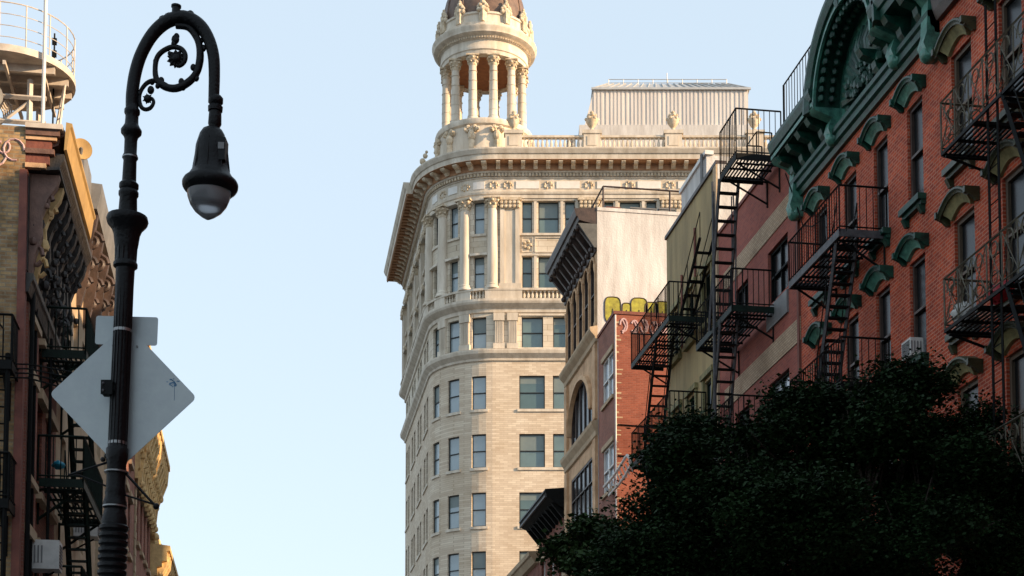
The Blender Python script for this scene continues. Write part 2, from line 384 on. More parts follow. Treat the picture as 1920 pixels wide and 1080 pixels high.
# mouldings between the storeys
b = MB(tmap); tsweep(b, [(0, 37.55), (.12, 37.6), (.15, 37.75), (.3, 37.9), (.45, 38.05), (.5, 38.25), (.5, 38.36), (.1, 38.45), (0, 38.45)]); b.build('string_course', 'cream', tower)
b = MB(tmap); tsweep(b, [(0, 41.15), (.12, 41.2), (.15, 41.45), (.3, 41.55), (.55, 41.75), (.62, 41.9), (.62, 42.08), (0, 42.08)]); b.build('balcony_ledge', 'cream', tower)
b = MB(tmap); tsweep(b, [(0.02, 42.74), (.5, 42.74), (.5, 42.9), (.02, 42.9)]); 
for a, c in [(PL, lefts[3]-1.8)]+[(lefts[i]+1.7, lefts[i-1]-1.7) for i in (3, 2, 1)]+[(lefts[0]+1.7, P1)]:
    b.box(a, c, .04, .46, 42.08, 42.74)
aw = sorted(arcw)
edges = [P1]+sum([[a-.5, a+.5] for a in aw], [])+[0]
for i in range(0, len(edges), 2): b.box(edges[i], edges[i+1], .04, .46, 42.08, 42.74, 3)
for i, bc in enumerate(bays):
    b.box((bc-6+1.95) if i else 0.0, bc-1.95, .04, .46, 42.08, 42.74)
b.build('balcony_parapet', 'cream', tower)
def baluster(mb, p, o, z, h, r):
    mb_pts = [(r*.9, 0), (r*.9, .1), (r*.5, .16), (r, .35), (r*.8, .55), (r*.42, .8), (r*.85, .88), (r*.85, 1)]
    mb.lathe([(a, z+k*h) for a, k in mb_pts], (p, o), 6)
b = MB(tmap)
for bc in bays:
    for i in range(13): baluster(b, bc-1.8+.3*i, .28, 42.08, .66, .1)
for a in arcw:
    for i in range(4): baluster(b, a-.36+.24*i, .28, 42.08, .66, .085)
for a in lefts:
    for i in range(11): baluster(b, a-1.5+.3*i, .28, 42.08, .66, .1)
b.build('balcony_balusters', 'cream', tower, True)
# engaged columns at the bay (rows 1-2), capitals
def column(mb, cap, p, o, z0, z1, r, n=12):
    mb.lathe([(r*1.35, z0), (r*1.35, z0+.15), (r*1.15, z0+.25), (r*1.2, z0+.33), (r, z0+.42), (r*.98, z0+(z1-z0)*.4), (r*.86, z1-.85), (r*.86, z1-.8)], (p, o), n)
    cap.lathe([(r*.9, z1-.8), (r*1.0, z1-.72), (r*.95, z1-.55), (r*1.3, z1-.42), (r*1.05, z1-.38), (r*1.5, z1-.16), (r*1.3, z1-.12)], (p, o), n)
    for k in range(8):
        a = k*PI/4; cap.ball((p+r*1.3*math.cos(a), o+r*1.3*math.sin(a), z1-.24), r*.3, 5, 4)
        cap.ball((p+r*1.12*math.cos(a+.4), o+r*1.12*math.sin(a+.4), z1-.52), r*.26, 5, 4)
    cap.box(p-r*1.45, p+r*1.45, o-r*1.45, o+r*1.45, z1-.12, z1)
colp = [-RA*R_(d) for d in (1.5, 25, 49, 73)]
for p in colp:
    b = MB(tmap); c = MB(tmap); column(b, c, p, .1, 42.9, 49.75, .4, 14)
    o = b.build('engaged_column', 'cream', tower, True); c.build('capital', 'cream_orn', o, True)
# broad pilasters on the flats, with recessed panel and carved capital
for p in [1.15]+[bc+3.0 for bc in bays[:3]]+[lefts[0]+2.4]+[l-2.5 for l in lefts]:
    b = MB(tmap); hw = .72
    b.box(p-hw, p-hw*.55, .003, .28, 43.3, 48.9); b.box(p+hw*.55, p+hw, .003, .28, 43.3, 48.9); b.box(p-hw*.55, p+hw*.55, .003, .2, 43.3, 48.9)
    b.box(p-hw-.1, p+hw+.1, .003, .36, 42.9, 43.3)
    o = b.build('pilaster', 'cream', tower)
    c = MB(tmap); c.box(p-hw, p+hw, .003, .3, 48.9, 49.55); c.box(p-hw-.14, p+hw+.14, .003, .42, 49.55, 49.75)
    for i in range(5):
        for j in range(2): c.ball((p-.62+.31*i, .34, 49.08+.3*j), .15, 6, 4)
    c.build('capital', 'cream_orn', o, True)
# fluted pilasters of the single storey below
for p in [.35, 1.35]+[bc+3.0+d for bc in bays[:3] for d in (-.5, .5)]+colp[1:3]:
    b = MB(tmap); b.box(p-.34, p+.34, .003, .16, 38.5, 41.1, 3)
    for i in range(5): b.box(p-.28+.13*i, p-.22+.13*i, .16, .2, 38.9, 40.5)
    b.box(p-.42, p+.42, .003, .26, 38.46, 38.85, 3); b.box(p-.4, p+.4, .003, .26, 40.55, 41.12, 3)
    b.build('fluted_pilaster', 'cream', tower)
# window surrounds, spandrel panels
b = MB(tmap); c = MB(tmap)
for bc in bays:
    for z0, z1 in ((47.15, 49.6), (43.05, 45.45)):
        b.box(bc-2.2, bc-1.98, .002, .14, z0, z1+.12); b.box(bc+1.98, bc+2.2, .002, .14, z0, z1+.12); b.box(bc-1.98, bc+1.98, .002, .14, z1+.002, z1+.14)
        for x in (-1, 1): b.box(bc+x*.98-.1, bc+x*.98+.1, .002, .1, z0, z1)
    b.box(bc-2.2, bc+2.2, .002, .16, 46.98, 47.146)
    for x0, x1 in ((-1.95, -1.2), (1.2, 1.95)):
        for i in range(5): c.ball((bc+(x0+x1)/2+.22*math.cos(i*1.26), .06, 46.3+.25*math.sin(i*1.26)), .13, 6, 4)
        b.sweep([(bc+x0, 45.75), (bc+x0, 46.85), (bc+x1, 46.85), (bc+x1, 45.75), (bc+x0, 45.75)], [(.002, -.03), (.07, -.03), (.07, .03), (.002, .03)])
    b.sweep([(bc-1.0, 45.75), (bc-1.0, 46.85), (bc+1.0, 46.85), (bc+1.0, 45.75), (bc-1.0, 45.75)], [(.002, -.04), (.08, -.04), (.08, .04), (.002, .04)])
    b.box(bc-2.2, bc+2.2, .002, .12, 40.95, 41.1); b.box(bc-2.25, bc+2.25, .002, .14, 38.46, 38.56); b.cut(); c.cut()
for a in arcw:
    for z0, z1 in ((47.15, 49.6), (43.05, 45.45)):
        b.box(a-.55, a+.55, .002, .12, z0-.18, z0-.002, 3); b.box(a-.62, a+.62, .002, .3, z1+.02, z1+.2, 3); b.cut()
for a in lefts:
    for z0, z1 in ((47.15, 49.6), (43.05, 45.45)):
        b.box(a-1.75, a+1.75, .002, .3, z1+.03, z1+.22); b.box(a-1.7, a+1.7, .002, .16, z0-.18, z0-.002)
        c.ball((a, .16, z1+.05), .3, 7, 5); b.cut(); c.cut()
b.each('window_surround', 'cream', tower); c.each('carved_ornament', 'cream_orn', tower, True)
# entablature and cornice
b = MB(tmap); tsweep(b, [(0, 49.75), (.22, 49.75), (.22, 50.0), (.3, 50.05), (.34, 50.2), (.12, 50.25), (.12, 51.28), (.2, 51.3), (.2, 51.36), (0, 51.36)]); b.build('frieze', 'cream', tower)
b = MB(tmap); c = MB(tmap)
pc = [2.45+2.99*i for i in range(7)]+[P1-1.6-2.99*i for i in range(6)]
for x in pc:
    b.box(x-.86, x+.86, .123, .17, 50.5, 51.05); b.cut()
for a in arcw: b.box(a-.42, a+.42, .123, .17, 50.5, 51.05, 3); b.cut()
for x in [q-1.5 for q in pc]+[pc[5]+1.5]+[a+1.05 for a in arcw]:
    for i in range(9): c.ball((x+.2*math.cos(i*.9)*(1+.1*i), .13, 50.77+.22*math.sin(i*.9)), .1, 5, 4)
    c.cut()
b.each('frieze_panel', 'whitestone', tower); c.each('frieze_carving', 'cream_orn', tower, True)
b = MB(tmap)
x = PL
while x < PR: b.box(x, x+.14, .2, .34, 51.4, 51.62); x += .25
b.build('dentils', 'cream_orn', tower)
b = MB(tmap); tsweep(b, [(0, 51.36), (.2, 51.4), (.2, 51.62), (.36, 51.64), (.45, 51.8), (.45, 52.2), (.5, 52.22), (1.25, 52.26), (1.28, 52.62), (1.36, 52.66), (1.5, 52.95), (1.5, 53.06), (1.1, 53.1), (0, 53.12)])
b.prism([(.5, 52.0), (.62, 52.04), (.66, 52.2), (1.72, 52.24), (1.76, 52.6), (1.84, 52.66), (1.98, 52.95), (1.98, 53.12), (.5, 53.16)], PL-.3, P1-.9); b.build('cornice', 'cream', tower)
b = MB(tmap); b.box(PL-.28, P1-.92, .66, 1.74, 52.2, 52.236)
x = PL
while x < P1-1.3: b.box(x, x+.2, .68, 1.6, 52.06, 52.2); x += .62
b.box(PL-.28, P1-.92, .67, .76, 52.02, 52.2); b.box(PL-.28, P1-.92, 1.6, 1.7, 52.08, 52.2)
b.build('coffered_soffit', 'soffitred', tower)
b = MB(tmap); x = PL+.3
while x < PR:
    b.prism([(.49, 51.8), (.62, 51.78), (.78, 51.95), (1.1, 52.02), (1.2, 52.12), (1.2, 52.2), (.49, 52.2)], x-.15, x+.15); b.cut(); x += .92
b.each('cornice_bracket', 'cream_orn', tower)
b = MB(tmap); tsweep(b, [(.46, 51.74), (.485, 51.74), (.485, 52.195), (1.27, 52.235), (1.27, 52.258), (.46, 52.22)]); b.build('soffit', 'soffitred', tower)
# lower projecting cornice on the side facade only shows as string courses; parapet balustrade
b = MB(tmap); b.box(1.0, PR, .02, .42, 53.1, 53.48); b.box(1.0, PR, .0, .44, 54.28, 54.42); b.box(PL, P1-1, .02, .42, 53.1, 53.48); b.box(PL, P1-1, .0, .44, 54.28, 54.42)
bal = b.build('roof_balustrade', 'cream', tower)
b = MB(tmap); x = 1.9
while x < PR-.3: baluster(b, x, .22, 53.48, .8, .12); x += .33
b.build('balusters', 'cream', bal, True)
for p in [1.42, 7.2, 13.2, 19.2]:
    b = MB(tmap); b.box(p-.62, p+.62, -.1, .56, 53.1, 54.5); b.box(p-.72, p+.72, -.18, .64, 54.5, 54.76); b.box(p-.36, p+.36, .56, .6, 53.6, 54.3); b.box(p-.72, p+.72, -.18, .62, 53.12, 53.4)
    b.build('balustrade_pier', 'cream', tower)
    u = MB(tmap); u.lathe([(r*.92, 54.76+z*1.02) for r, z in [(.32, 0), (.32, .1), (.16, .2), (.14, .28), (.3, .45), (.46, .7), (.5, .9), (.4, 1.05), (.26, 1.1), (.36, 1.16), (.3, 1.25), (.12, 1.35), (.18, 1.45), (.1, 1.56), (0, 1.62)]], (p, .2), 12)
    for k in range(6): a = k*PI/3; u.ball((p+.42*math.cos(a), .2+.42*math.sin(a), 55.72), .13, 6, 4)
    for k in range(6): a = k*PI/3+.4; u.ball((p+.3*math.cos(a), .2+.3*math.sin(a), 56.0), .11, 6, 4)
    u.build('urn', 'cream_orn', tower, True)
# ---- rotunda: in plain local metres
TC = (-2.13, -4.6)   # (s, o) of its centre
def T(): return MB()
b = T(); b.lathe([(3.95, 53.05), (3.95, 53.5), (3.62, 53.6), (3.55, 55.9), (3.72, 56.0), (3.8, 56.25), (3.75, 56.4), (3.4, 56.42), (3.4, 56.5), (0, 56.5)], TC, 48); b.build('rotunda_base', 'cream', tower, True)
def polar(a, r): return (TC[0]+r*math.cos(a), TC[1]+r*math.sin(a))
b = T()
for k in range(12):
    a = R_(-90+14+30*k)+PI
    px, py = polar(a, 3.72)
    u, v = Vector((math.cos(a), math.sin(a))), Vector((-math.sin(a), math.cos(a)))
    for t in (-1, 1):
        for i in range(4):
            q = Vector(TC)+u*(3.66+.1*(i % 2))+v*t*(.16+.1*i); b.ball((q.x, q.y, 55.6+.12*math.sin(i*2)), .17, 6, 4)
    q = Vector(TC)+u*3.68; b.ball((q.x, q.y, 55.1), .3, 7, 5, (1, 1, 1.5))
    b.tube([(q.x, q.y, 54.7), (q.x, q.y, 53.6)], .24, 6); b.cut()
b.each('base_console', 'cream_orn', tower, True)
for k in range(12):
    a = R_(90-14+30*k); p, o = polar(a, 3.0)
    b = T(); c = T(); column(b, c, p, o, 56.5, 61.55, .33, 14)
    for i in range(5): b.lathe([(.345, 57.3+.75*i), (.345, 57.33+.75*i)], (p, o), 14)
    ob = b.build('column', 'cream', tower, True); c.build('capital', 'cream_orn', ob, True)
b = T(); b.lathe([(2.7, 61.56), (3.3, 61.56), (3.32, 61.85), (3.4, 61.9), (3.4, 62.15), (3.36, 62.2), (3.36, 62.6), (3.5, 62.66), (3.55, 62.82), (3.85, 62.95), (3.92, 63.0), (3.95, 63.2), (4.05, 63.35), (4.05, 63.45), (3.5, 63.6), (2.6, 63.62), (2.6, 61.9), (2.7, 61.56)], TC, 64, cap=False); b.build('rotunda_entablature', 'cream', tower, True)
b = T(); 
for k in range(110): a = 2*PI*k/110; p, o = polar(a, 3.56); b.box(p-.05, p+.05, o-.05, o+.05, 62.67, 62.86)
b.build('rotunda_dentils', 'cream_orn', tower)
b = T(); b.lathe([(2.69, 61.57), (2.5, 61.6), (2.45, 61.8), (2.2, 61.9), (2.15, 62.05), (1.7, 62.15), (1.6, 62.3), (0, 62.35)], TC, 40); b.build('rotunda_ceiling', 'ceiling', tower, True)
b = T(); b.lathe([(3.5, 63.5), (3.62, 63.62), (3.62, 63.9), (3.45, 64.0), (3.42, 64.55), (3.52, 64.6), (3.52, 64.75), (3.3, 64.8), (3.05, 64.8)], TC, 48); b.build('rotunda_parapet', 'cream', tower, True)
b = T()
for k in range(12):
    a = R_(90-14-15+30*k); u, v = Vector((math.cos(a), math.sin(a))), Vector((-math.sin(a), math.cos(a)))
    q = Vector(TC)+u*3.5
    b.tube([(q.x, q.y, 63.9), (q.x, q.y, 64.8)], .3, 4)
    for i, (dx, dz, r) in enumerate([(0, .15, .3), (-.3, .1, .2), (.3, .1, .2), (-.2, .5, .2), (.2, .5, .2), (0, .75, .22), (0, 1.05, .13), (-.36, .38, .12), (.36, .38, .12)]):
        p = q+v*dx; b.ball((p.x, p.y, 64.75+dz*.9), r, 7, 5)
    b.cut()
b.each('anthemion_crest', 'cream_orn', tower, True)
b = T()
b.lathe([(3.22*math.cos(t), 64.8+5.4*math.sin(t)) for t in [PI/2*i/16 for i in range(15)]]+[(.5, 70.2), (.5, 71), (.7, 71.1), (.3, 71.6), (0, 72.4)], TC, 48); d = b.build('dome', 'copper', tower, True)
b = T()
for k in range(12):
    a = 2*PI*k/12; b.tube([(*polar(a, 3.24*math.cos(t)), 64.8+5.42*math.sin(t)) for t in [PI/2*i/10 for i in range(9)]], .07, 6)
b.build('dome_ribs', 'copper', d, True)
b = T(); q = (-6.6, -4.2)
for i, (dx, dz, r) in enumerate([(0, .2, .35), (.3, .4, .3), (-.1, .75, .34), (-.25, 1.1, .25), (-.05, 1.45, .2), (.35, .95, .22), (.5, .6, .25), (-.4, .5, .2), (.05, 1.7, .12)]): b.ball((q[0]+dx, q[1], 53.1+dz*1.25), r, 7, 5)
b.build('cartouche', 'cream_orn', tower, True)
b = T(); 
for i, (dx, dz, r) in enumerate([(0, .15, .25), (.25, .2, .2), (-.1, .45, .2), (.1, .6, .14)]): b.ball((-7.3+dx, -5.5, 53.1+dz), r, 7, 5)
b.build('cartouche', 'cream_orn', tower, True)
# roof sheds of the tower
pent = empty('roof_penthouse', tower.matrix_basis @ Vector((0, 13, 53)), -YAW, 'large pale ribbed metal plant room with hipped roof behind the balustrade', 'penthouse')
b = MB(); b.box(5.55, 19.7, -10, 0, 0, 8.5); b.build('base_wall', 'whitestucco', pent)
b = MB(); b.plate([(6.0, 8.5), (19.5, 8.5), (19.5, 11.55), (6.75, 11.55)], -9.8, -.1)
x = 6.75
while x < 19.4: b.box(x, x+.16, -.1, -.05, 8.5, 11.5); x += .31 if int(x*7) % 3 else .38
b.build('ribbed_wall', 'metalpanel', pent)
b = MB(); B0 = [(6.6, .1), (19.65, .1), (19.65, -10), (6.6, -10)]; B1 = [(8.0, -1.6), (18.1, -1.6), (18.1, -8), (8, -8)]
ids = [b.V(x, y, 11.56) for x, y in B0]; idt = [b.V(x, y, 12.75) for x, y in B1]
for j in range(4): b.f.append((ids[j], ids[(j+1) % 4], idt[(j+1) % 4], idt[j]))
b.f.append(tuple(idt)); b.f.append(tuple(ids))
for i in range(21):
    t = i/20; b.bar((6.7+12.9*t, .08, 11.6), (8+10*t, -1.58, 12.8), .07)
b.box(6.55, 19.7, .0, .16, 11.45, 11.62)
b.build('roof', 'greyroof', pent)
b = MB()
for z in (13.35, 13.05): b.bar((8.1, -2, z), (18, -2, z), .05)
for i in range(9): b.bar((8.1+1.237*i, -2, 12.7), (8.1+1.237*i, -2, 13.35), .05)
b.bar((13, -2, 12.7), (13, -2, 13.9), .05); b.bar((14, -2.4, 13.15), (16.5, -2.4, 13.15), .18)
b.build('roof_railing', 'greyroof', pent)
shed = empty('roof_shed', tower.matrix_basis @ Vector((4.6, 9, 53)), -YAW, 'low cream rooftop hut left of the ribbed plant room', 'hut')
b = MB(); b.box(-1.2, 1.1, -4, 0, 0, 4.4); b.box(-1.3, 1.15, -4.1, .1, 4.4, 4.55); b.build('walls', 'whitestucco', shed)
b = MB(); b.box(-.2, .5, -1.5, -.6, 4.56, 5.7); 
for i in range(5): b.box(-.15, .45, -.6, -.56, 4.7+.2*i, 4.8+.2*i)
tag(b.build('cooling_unit', 'greypaint'), 'dark grey cooling unit on top of the low cream rooftop hut', 'cooling unit').matrix_world = shed.matrix_basis
rr = empty('roof_rail', tower.matrix_basis @ Vector((0, 6, 53)), -YAW, 'thin pale pipe railing on the roof beside the columned rotunda', 'railing')
b = MB(); b.bar((1.8, 0, 2.6), (3.6, 0, 2.6), .05)
b.bar((1.8, 0, 2.1), (3.6, 0, 2.1), .04)
for i in range(4): b.bar((1.8+.6*i, 0, 0), (1.8+.6*i, 0, 2.6), .05)
b.build('rails', 'whitepaint', rr)

# distant block seen left of the tower foot
dist = empty('distant_building', (21, 240, 0), -PI/2, 'far grey building with sloping green roof edge left of the tower foot', 'building')
b = MB(); b.box(-20, 20, -14, 0, 0, 36); b.build('walls', 'greypaint', dist)
b = MB(); b.prism([(.6, 36), (-3, 41), (-14, 41), (-14, 36)], -20, 20); rf_ = b.build('roof', 'greyroof', dist)
b = MB()
for k in range(9):
    for j in range(7): b.box(-17+4*k, -15.2+4*k, 0, .05, 6+4*j, 8.4+4*j); b.cut()
b.each('window', 'lglass', dist)

# ============================================================ RIGHT ROW
XR = 14.4
def rroot(name, yfar, label, cat='building'): return empty(name, (XR, yfar, 0), -PI/2, label, cat)
def boxwalls(parent, m, L, depth, z, holes, faceM=None, dep=.25, sides=True, sideM=None, roofM='roofing'):
    b = MB(); b.wall(0, L, 0, z, holes, 0, dep); b.build('front_wall', faceM or m, parent)
    b = MB(); b.q((0, 0, 0), (0, -depth, 0), (0, -depth, z), (0, 0, z)); b.q((L, 0, 0), (L, -depth, 0), (L, -depth, z), (L, 0, z)); b.q((0, -depth, 0), (L, -depth, 0), (L, -depth, z), (0, -depth, z))
    b.build('side_walls', sideM or m, parent)
    b = MB(); b.box(.02, L-.02, -depth+.02, -.02, z-.35, z-.3); b.build('roof', roofM, parent)
    b = MB(); b.box(.25, L-.25, -depth+.3, -.8, .5, z-1); b.build('interior', 'iron', parent)

def hood(mb, under, c, z, w=1.3, rise=.32):
    N = 16; path = []
    for i in range(N+1):
        t = -1+2*i/N; u = min(1, abs(t)/.86); path.append((c+t*w/2, z+rise*(1-u*u)))
    mb.sweep(path, [(0.002, .13), (.27, .12), (.31, .1), (.31, .06), (.27, .035), (.25, -.01), (.22, .02), (.002, .08)])
    under.sweep([(a, zz_) for a, zz_ in path[2:-2]], [(.003, .075), (.215, .01), (.17, -.05), (.11, -.12), (.08, -.19), (.003, -.19)])
    for t in (-1, 1):
        x = c+t*(w/2-.05); mb.prism([(0.002, z-.12), (.08, z-.12), (.16, z-.04), (.24, z), (.33, z+.03), (.33, z+.16), (.003, z+.16)], x-.045, x+.045)
def sill(mb, c, z, w=1.1):
    mb.box(c-w/2, c+w/2, .002, .2, z-.14, z-.002); mb.box(c-w/2+.02, c+w/2-.02, .002, .12, z-.24, z-.14)
    for t in (-1, 1): mb.prism([(0.002, z-.42), (.08, z-.42), (.17, z-.24), (.003, z-.24)], c+t*(w/2-.12)-.06, c+t*(w/2-.12)+.06)

# ---- R1 red brick tenement with green pediment cornice
Y1 = 40.6; L1 = 9.0
r1 = rroot('red_brick_tenement', Y1, 'red brick tenement crowned by a dark green arched pediment cornice')
cs = [Y1-y for y in (32.95, 34.93, 36.9, 38.95)]
ZR = [18.35-3.58*k for k in range(5)]   # underside level of the hoods
holes = [(c-.42, c+.42, z-2.25, z+.05) for c in cs for z in ZR]
boxwalls(r1, 'red', L1, 17, 21.2, holes, dep=.24)
for c in cs:
    for z in ZR:
        window(r1, c, -.14, z-2.25, .84, 2.3, 'browncornice', 'dglass', fw=.08)
        b = MB(); u = MB(); hood(b, u, c, z+.22, 1.32, .23); ob = b.build('window_hood', 'teal', r1, True); u.build('hood_soffit', 'tealpale', ob, True)
        b = MB(); sill(b, c, z-2.25); b.build('window_sill', 'teal', r1)
# cornice with pediment
b = MB(); b.prism([(.002, 19.3), (.1, 19.3), (.14, 19.42), (.22, 19.46), (.22, 19.62), (.28, 19.66), (.28, 19.78), (.003, 19.82)], -.05, L1+.05); b.build('architrave', 'teal', r1)
PC = Y1-35.5; PRD = 1.9
cprof = [(.2, .0), (.7, .03), (.73, .2), (.79, .22), (.86, .4), (.86, .5), (.003, .56), (.003, .0)]
b = MB()
b.prism([(o, 20.35+n) for o, n in cprof], -.12, PC-PRD-.05); b.prism([(o, 20.35+n) for o, n in cprof], PC+PRD+.05, L1+.12)
path = [(PC+PRD*math.cos(t), 20.3+PRD*.92*math.sin(t)) for t in [PI*i/24 for i in range(25)]]
b.sweep(path, [(o, -n) for o, n in cprof]); cor = b.build('cornice', 'teal', r1)
b = MB()
path = [(PC+(PRD-.18)*math.cos(t), 20.3+(PRD-.18)*.92*math.sin(t)) for t in [PI*i/24 for i in range(25)]]
b.sweep(path, [(.7, -.14), (.77, -.14), (.77, -.22), (.7, -.22)])
b.prism([(.74, 20.4), (.77, 20.4), (.77, 20.5), (.74, 20.5)], -.1, PC-PRD); b.build('edge_moulding', 'tealpale', cor)
b = MB()   # coffers along the arch soffit
for i in range(1, 24):
    t = PI*i/24; 
    for k in range(2):
        x, z = PC+(PRD-.12)*math.cos(t), 20.3+(PRD-.12)*.92*math.sin(t)
        b.ball((x, .3+.28*k, z), .1, 6, 4)
b.build('soffit_bosses', 'teal', cor, True)
b = MB(); pts = [(PC-PRD, 19.8), (PC+PRD, 19.8)]+[(PC+PRD*math.cos(t), 20.3+PRD*.92*math.sin(t)) for t in [PI*i/20 for i in range(21)]]
b.plate(pts, -.3, .05); tym = b.build('tympanum', 'tealpale', r1)
b = MB()
for i in range(17):    # shell fan
    t = PI*(i+.5)/17; b.tube([(PC+.35*math.cos(t), .08, 20.0+.35*math.sin(t)), (PC+1.1*math.cos(t), .2, 20.05+1.0*math.sin(t)), (PC+1.5*math.cos(t), .12, 20.1+1.4*math.sin(t))], [.05, .12, .07], 6)
for i in range(60):
    a = random.uniform(0, PI); r = random.uniform(.1, 1.25); b.ball((PC+r*math.cos(a), random.uniform(.1, .28), 19.95+r*.8*math.sin(a)), random.uniform(.05, .13), 6, 4)
b.build('relief_carving', 'teal', tym, True)
b = MB()
for s0 in (0.25, 1.0, 1.75, 2.5, L1-2.9, L1-2.15, L1-1.4, L1-.5):
    b.prism([(.003, 19.82), (.2, 19.82), (.3, 19.95), (.34, 20.1), (.62, 20.2), (.72, 20.35), (.003, 20.35)], s0-.12, s0+.12); b.cut()
b.each('small_bracket', 'teal', r1)
b = MB(); b.box(-.05, PC-PRD-.1, .003, .08, 19.82, 20.35); b.box(PC+PRD+.1, L1+.05, .003, .08, 19.82, 20.35)
b.build('frieze', 'teal', r1)
for s0 in (.12, PC-PRD-.12, PC+PRD+.12, L1-.12):
    big = s0 in (.12, L1-.12); z0 = 18.75 if big else 19.5
    b = MB(); b.prism([(.002, z0), (.12, z0), (.3, z0+.1), (.38, z0+.3), (.3, z0+.55), (.26, 20.0 if big else z0+.6), (.4, 20.15), (.7, 20.25), (.78, 20.34), (.003, 20.345)], s0-.17, s0+.17)
    b.ball((s0, .2, z0+.12), .2, 8, 6); b.build('console', 'tealpale', r1, True)
b = MB(); b.box(0, L1, -.6, .003, 20.9, 21.9); b.build('parapet', 'teal', r1)
b = MB()
for i in range(14): b.ball((PC+random.uniform(-.35, .35), random.uniform(.3, .7), 22.15+random.uniform(0, .9)), random.uniform(.1, .25), 6, 4)
b.build('pediment_crest', 'teal', r1, True)

# ---- R0 next red brick house at the right edge
Y0 = 31.6; L0 = 90  # front runs on unseen past the frame, lengthened to shade the street lamp
r0 = rroot('red_brick_house', Y0, 'red brick house with olive window hoods at the right edge')
cs0 = [Y0-y for y in (30.55, 28.35, 26.1, 23.8, 21.5, 19.2)]
holes = [(c-.48, c+.48, z-2.3, z+.1) for c in cs0 for z in ZR]
boxwalls(r0, 'red', L0, 17, 20.8, holes, dep=.24)
for c in cs0:
    for z in ZR:
        window(r0, c, -.14, z-2.3, .96, 2.4, 'woodframe', 'dglass', fw=.09)
        b = MB(); u = MB(); hood(b, u, c, z+.22, 1.5, .27); ob = b.build('window_hood', 'olivepaint', r0, True); u.build('hood_soffit', 'oliveworn', ob, True)
        b = MB(); sill(b, c, z-2.3, 1.25); b.build('window_sill', 'olivepaint', r0)
b = MB(); b.prism([(.002, 19.5), (.12, 19.5), (.2, 19.7), (.24, 19.9), (.3, 20.3), (.7, 20.5), (.85, 20.9), (.85, 21.1), (.003, 21.15)], .15, L0)
b.build('cornice', 'browncornice', r0)

# ---- R2 purple red painted brick house
Y2 = 48.3; L2 = Y2-40.62
r2 = rroot('painted_brick_house', Y2, 'low purple red painted brick house with two pale brick bands')
w2 = [(Y2-42.5, 1.75), (Y2-45.9, 1.3)]
zw = [(17.3, 18.85), (13.4, 15.0), (9.6, 11.2), (5.8, 7.4)]
holes = [(c-w_/2, c+w_/2, a, b_) for c, w_ in w2 for a, b_ in zw]
boxwalls(r2, 'purplered', L2, 16, 21.3, holes, dep=.22)
for c, w_ in w2:
    for a, b_ in zw: window(r2, c, -.16, a, w_, b_-a, 'iron', 'lglass' if (a in (13.4,) and w_ > 1.5) else 'dglass', mull=1, fw=.08)
for z0, z1 in ((19.25, 19.85), (15.45, 16.1), (11.7, 12.3)):
    b = MB(); b.box(.6, L2, .002, .025, z0, z1); b.build('pale_brick_band', 'creambrick', r2)
b = MB(); b.box(0, L2, -.3, .05, 21.3, 21.42); b.build('coping', 'redpaint', r2)
b = MB(); b.box(L2-.16, L2-.02, .003, .06, 0, 19.2); b.build('edge_pilaster', 'redpaint', r2)
b = MB(); b.box(Y2-43.4, Y2-41.6, .002, .06, 16.55, 17.2); b.build('sill_panel', 'greypaint', r2)

# ---- R3 olive stucco house
Y3 = 54.8; L3 = Y3-48.32
r3 = rroot('olive_stucco_house', Y3, 'olive yellow stucco house behind crossing fire escapes')
w3 = [1.3, 3.3, 5.3]
zw3 = [(18.9, 20.6), (15.3, 17.0), (11.7, 13.4), (8.1, 9.8)]
holes = [(c-.5, c+.5, a, b_) for c in w3 for a, b_ in zw3]
boxwalls(r3, 'olive', L3, 16, 23.7, holes, dep=.2, sideM='whitestucco')
for c in w3:
    for a, b_ in zw3: window(r3, c, -.15, a, 1.0, b_-a, 'greeniron', 'lglass' if a < 16 and c > 4 else 'dglass', fw=.08)
b = MB()
for c in w3:
    for a, b_ in zw3:
        b.box(c-.64, c-.5, .002, .08, a, b_+.1); b.box(c+.5, c+.64, .002, .08, a, b_+.1); b.box(c-.7, c+.7, .002, .13, b_+.1, b_+.28); b.box(c-.68, c+.68, .002, .15, a-.16, a-.003); b.cut()
b.each('window_trim', 'oliveworn', r3)
b = MB(); b.box(-.03, L3, -.3, .07, 23.7, 23.82); b.build('coping', 'browncornice', r3)
b = MB(); b.box(L3-.35, L3-.003, .002, .06, 0, 23.69); b.build('corner_strip', 'tanlight', r3)
b = MB(); b.bar((2.2, .05, 19.0), (2.2, .05, 21.6), .06); b.cut(); b.bar((3.9, .05, 18.9), (3.9, .05, 22.6), .06); b.cut(); b.each('wall_pipe', 'redpaint', r3)

# ---- white stucco bulkhead behind R3
wb = empty('white_bulkhead', (16, 58.6, 0), -PI/2, 'white stucco roof block behind the olive house, left of the top fire escape', 'roof block')
b = MB(); b.wall(0, 3.5, 0, 27.1, [], 0); b.q((0, 0, 0), (0, -2.6, 0), (0, -2.6, 27.1), (0, 0, 27.1)); b.q((3.5, 0, 0), (3.5, -2.6, 0), (3.5, -2.6, 27.1), (3.5, 0, 27.1)); b.q((0, -2.6, 0), (3.5, -2.6, 0), (3.5, -2.6, 27.1), (0, -2.6, 27.1)); b.q((0, 0, 27.1), (3.5, 0, 27.1), (3.5, -2.6, 27.1), (0, -2.6, 27.1))
b.build('walls', 'whitestucco', wb)
b = MB(); b.box(-.05, 3.6, -.25, .08, 27.1, 27.25); b.build('coping', 'whitepaint', wb)
b = MB(); b.bar((3.3, .12, 24), (3.3, .12, 27.2), .09); b.build('vent_pipe', 'greypaint', wb)

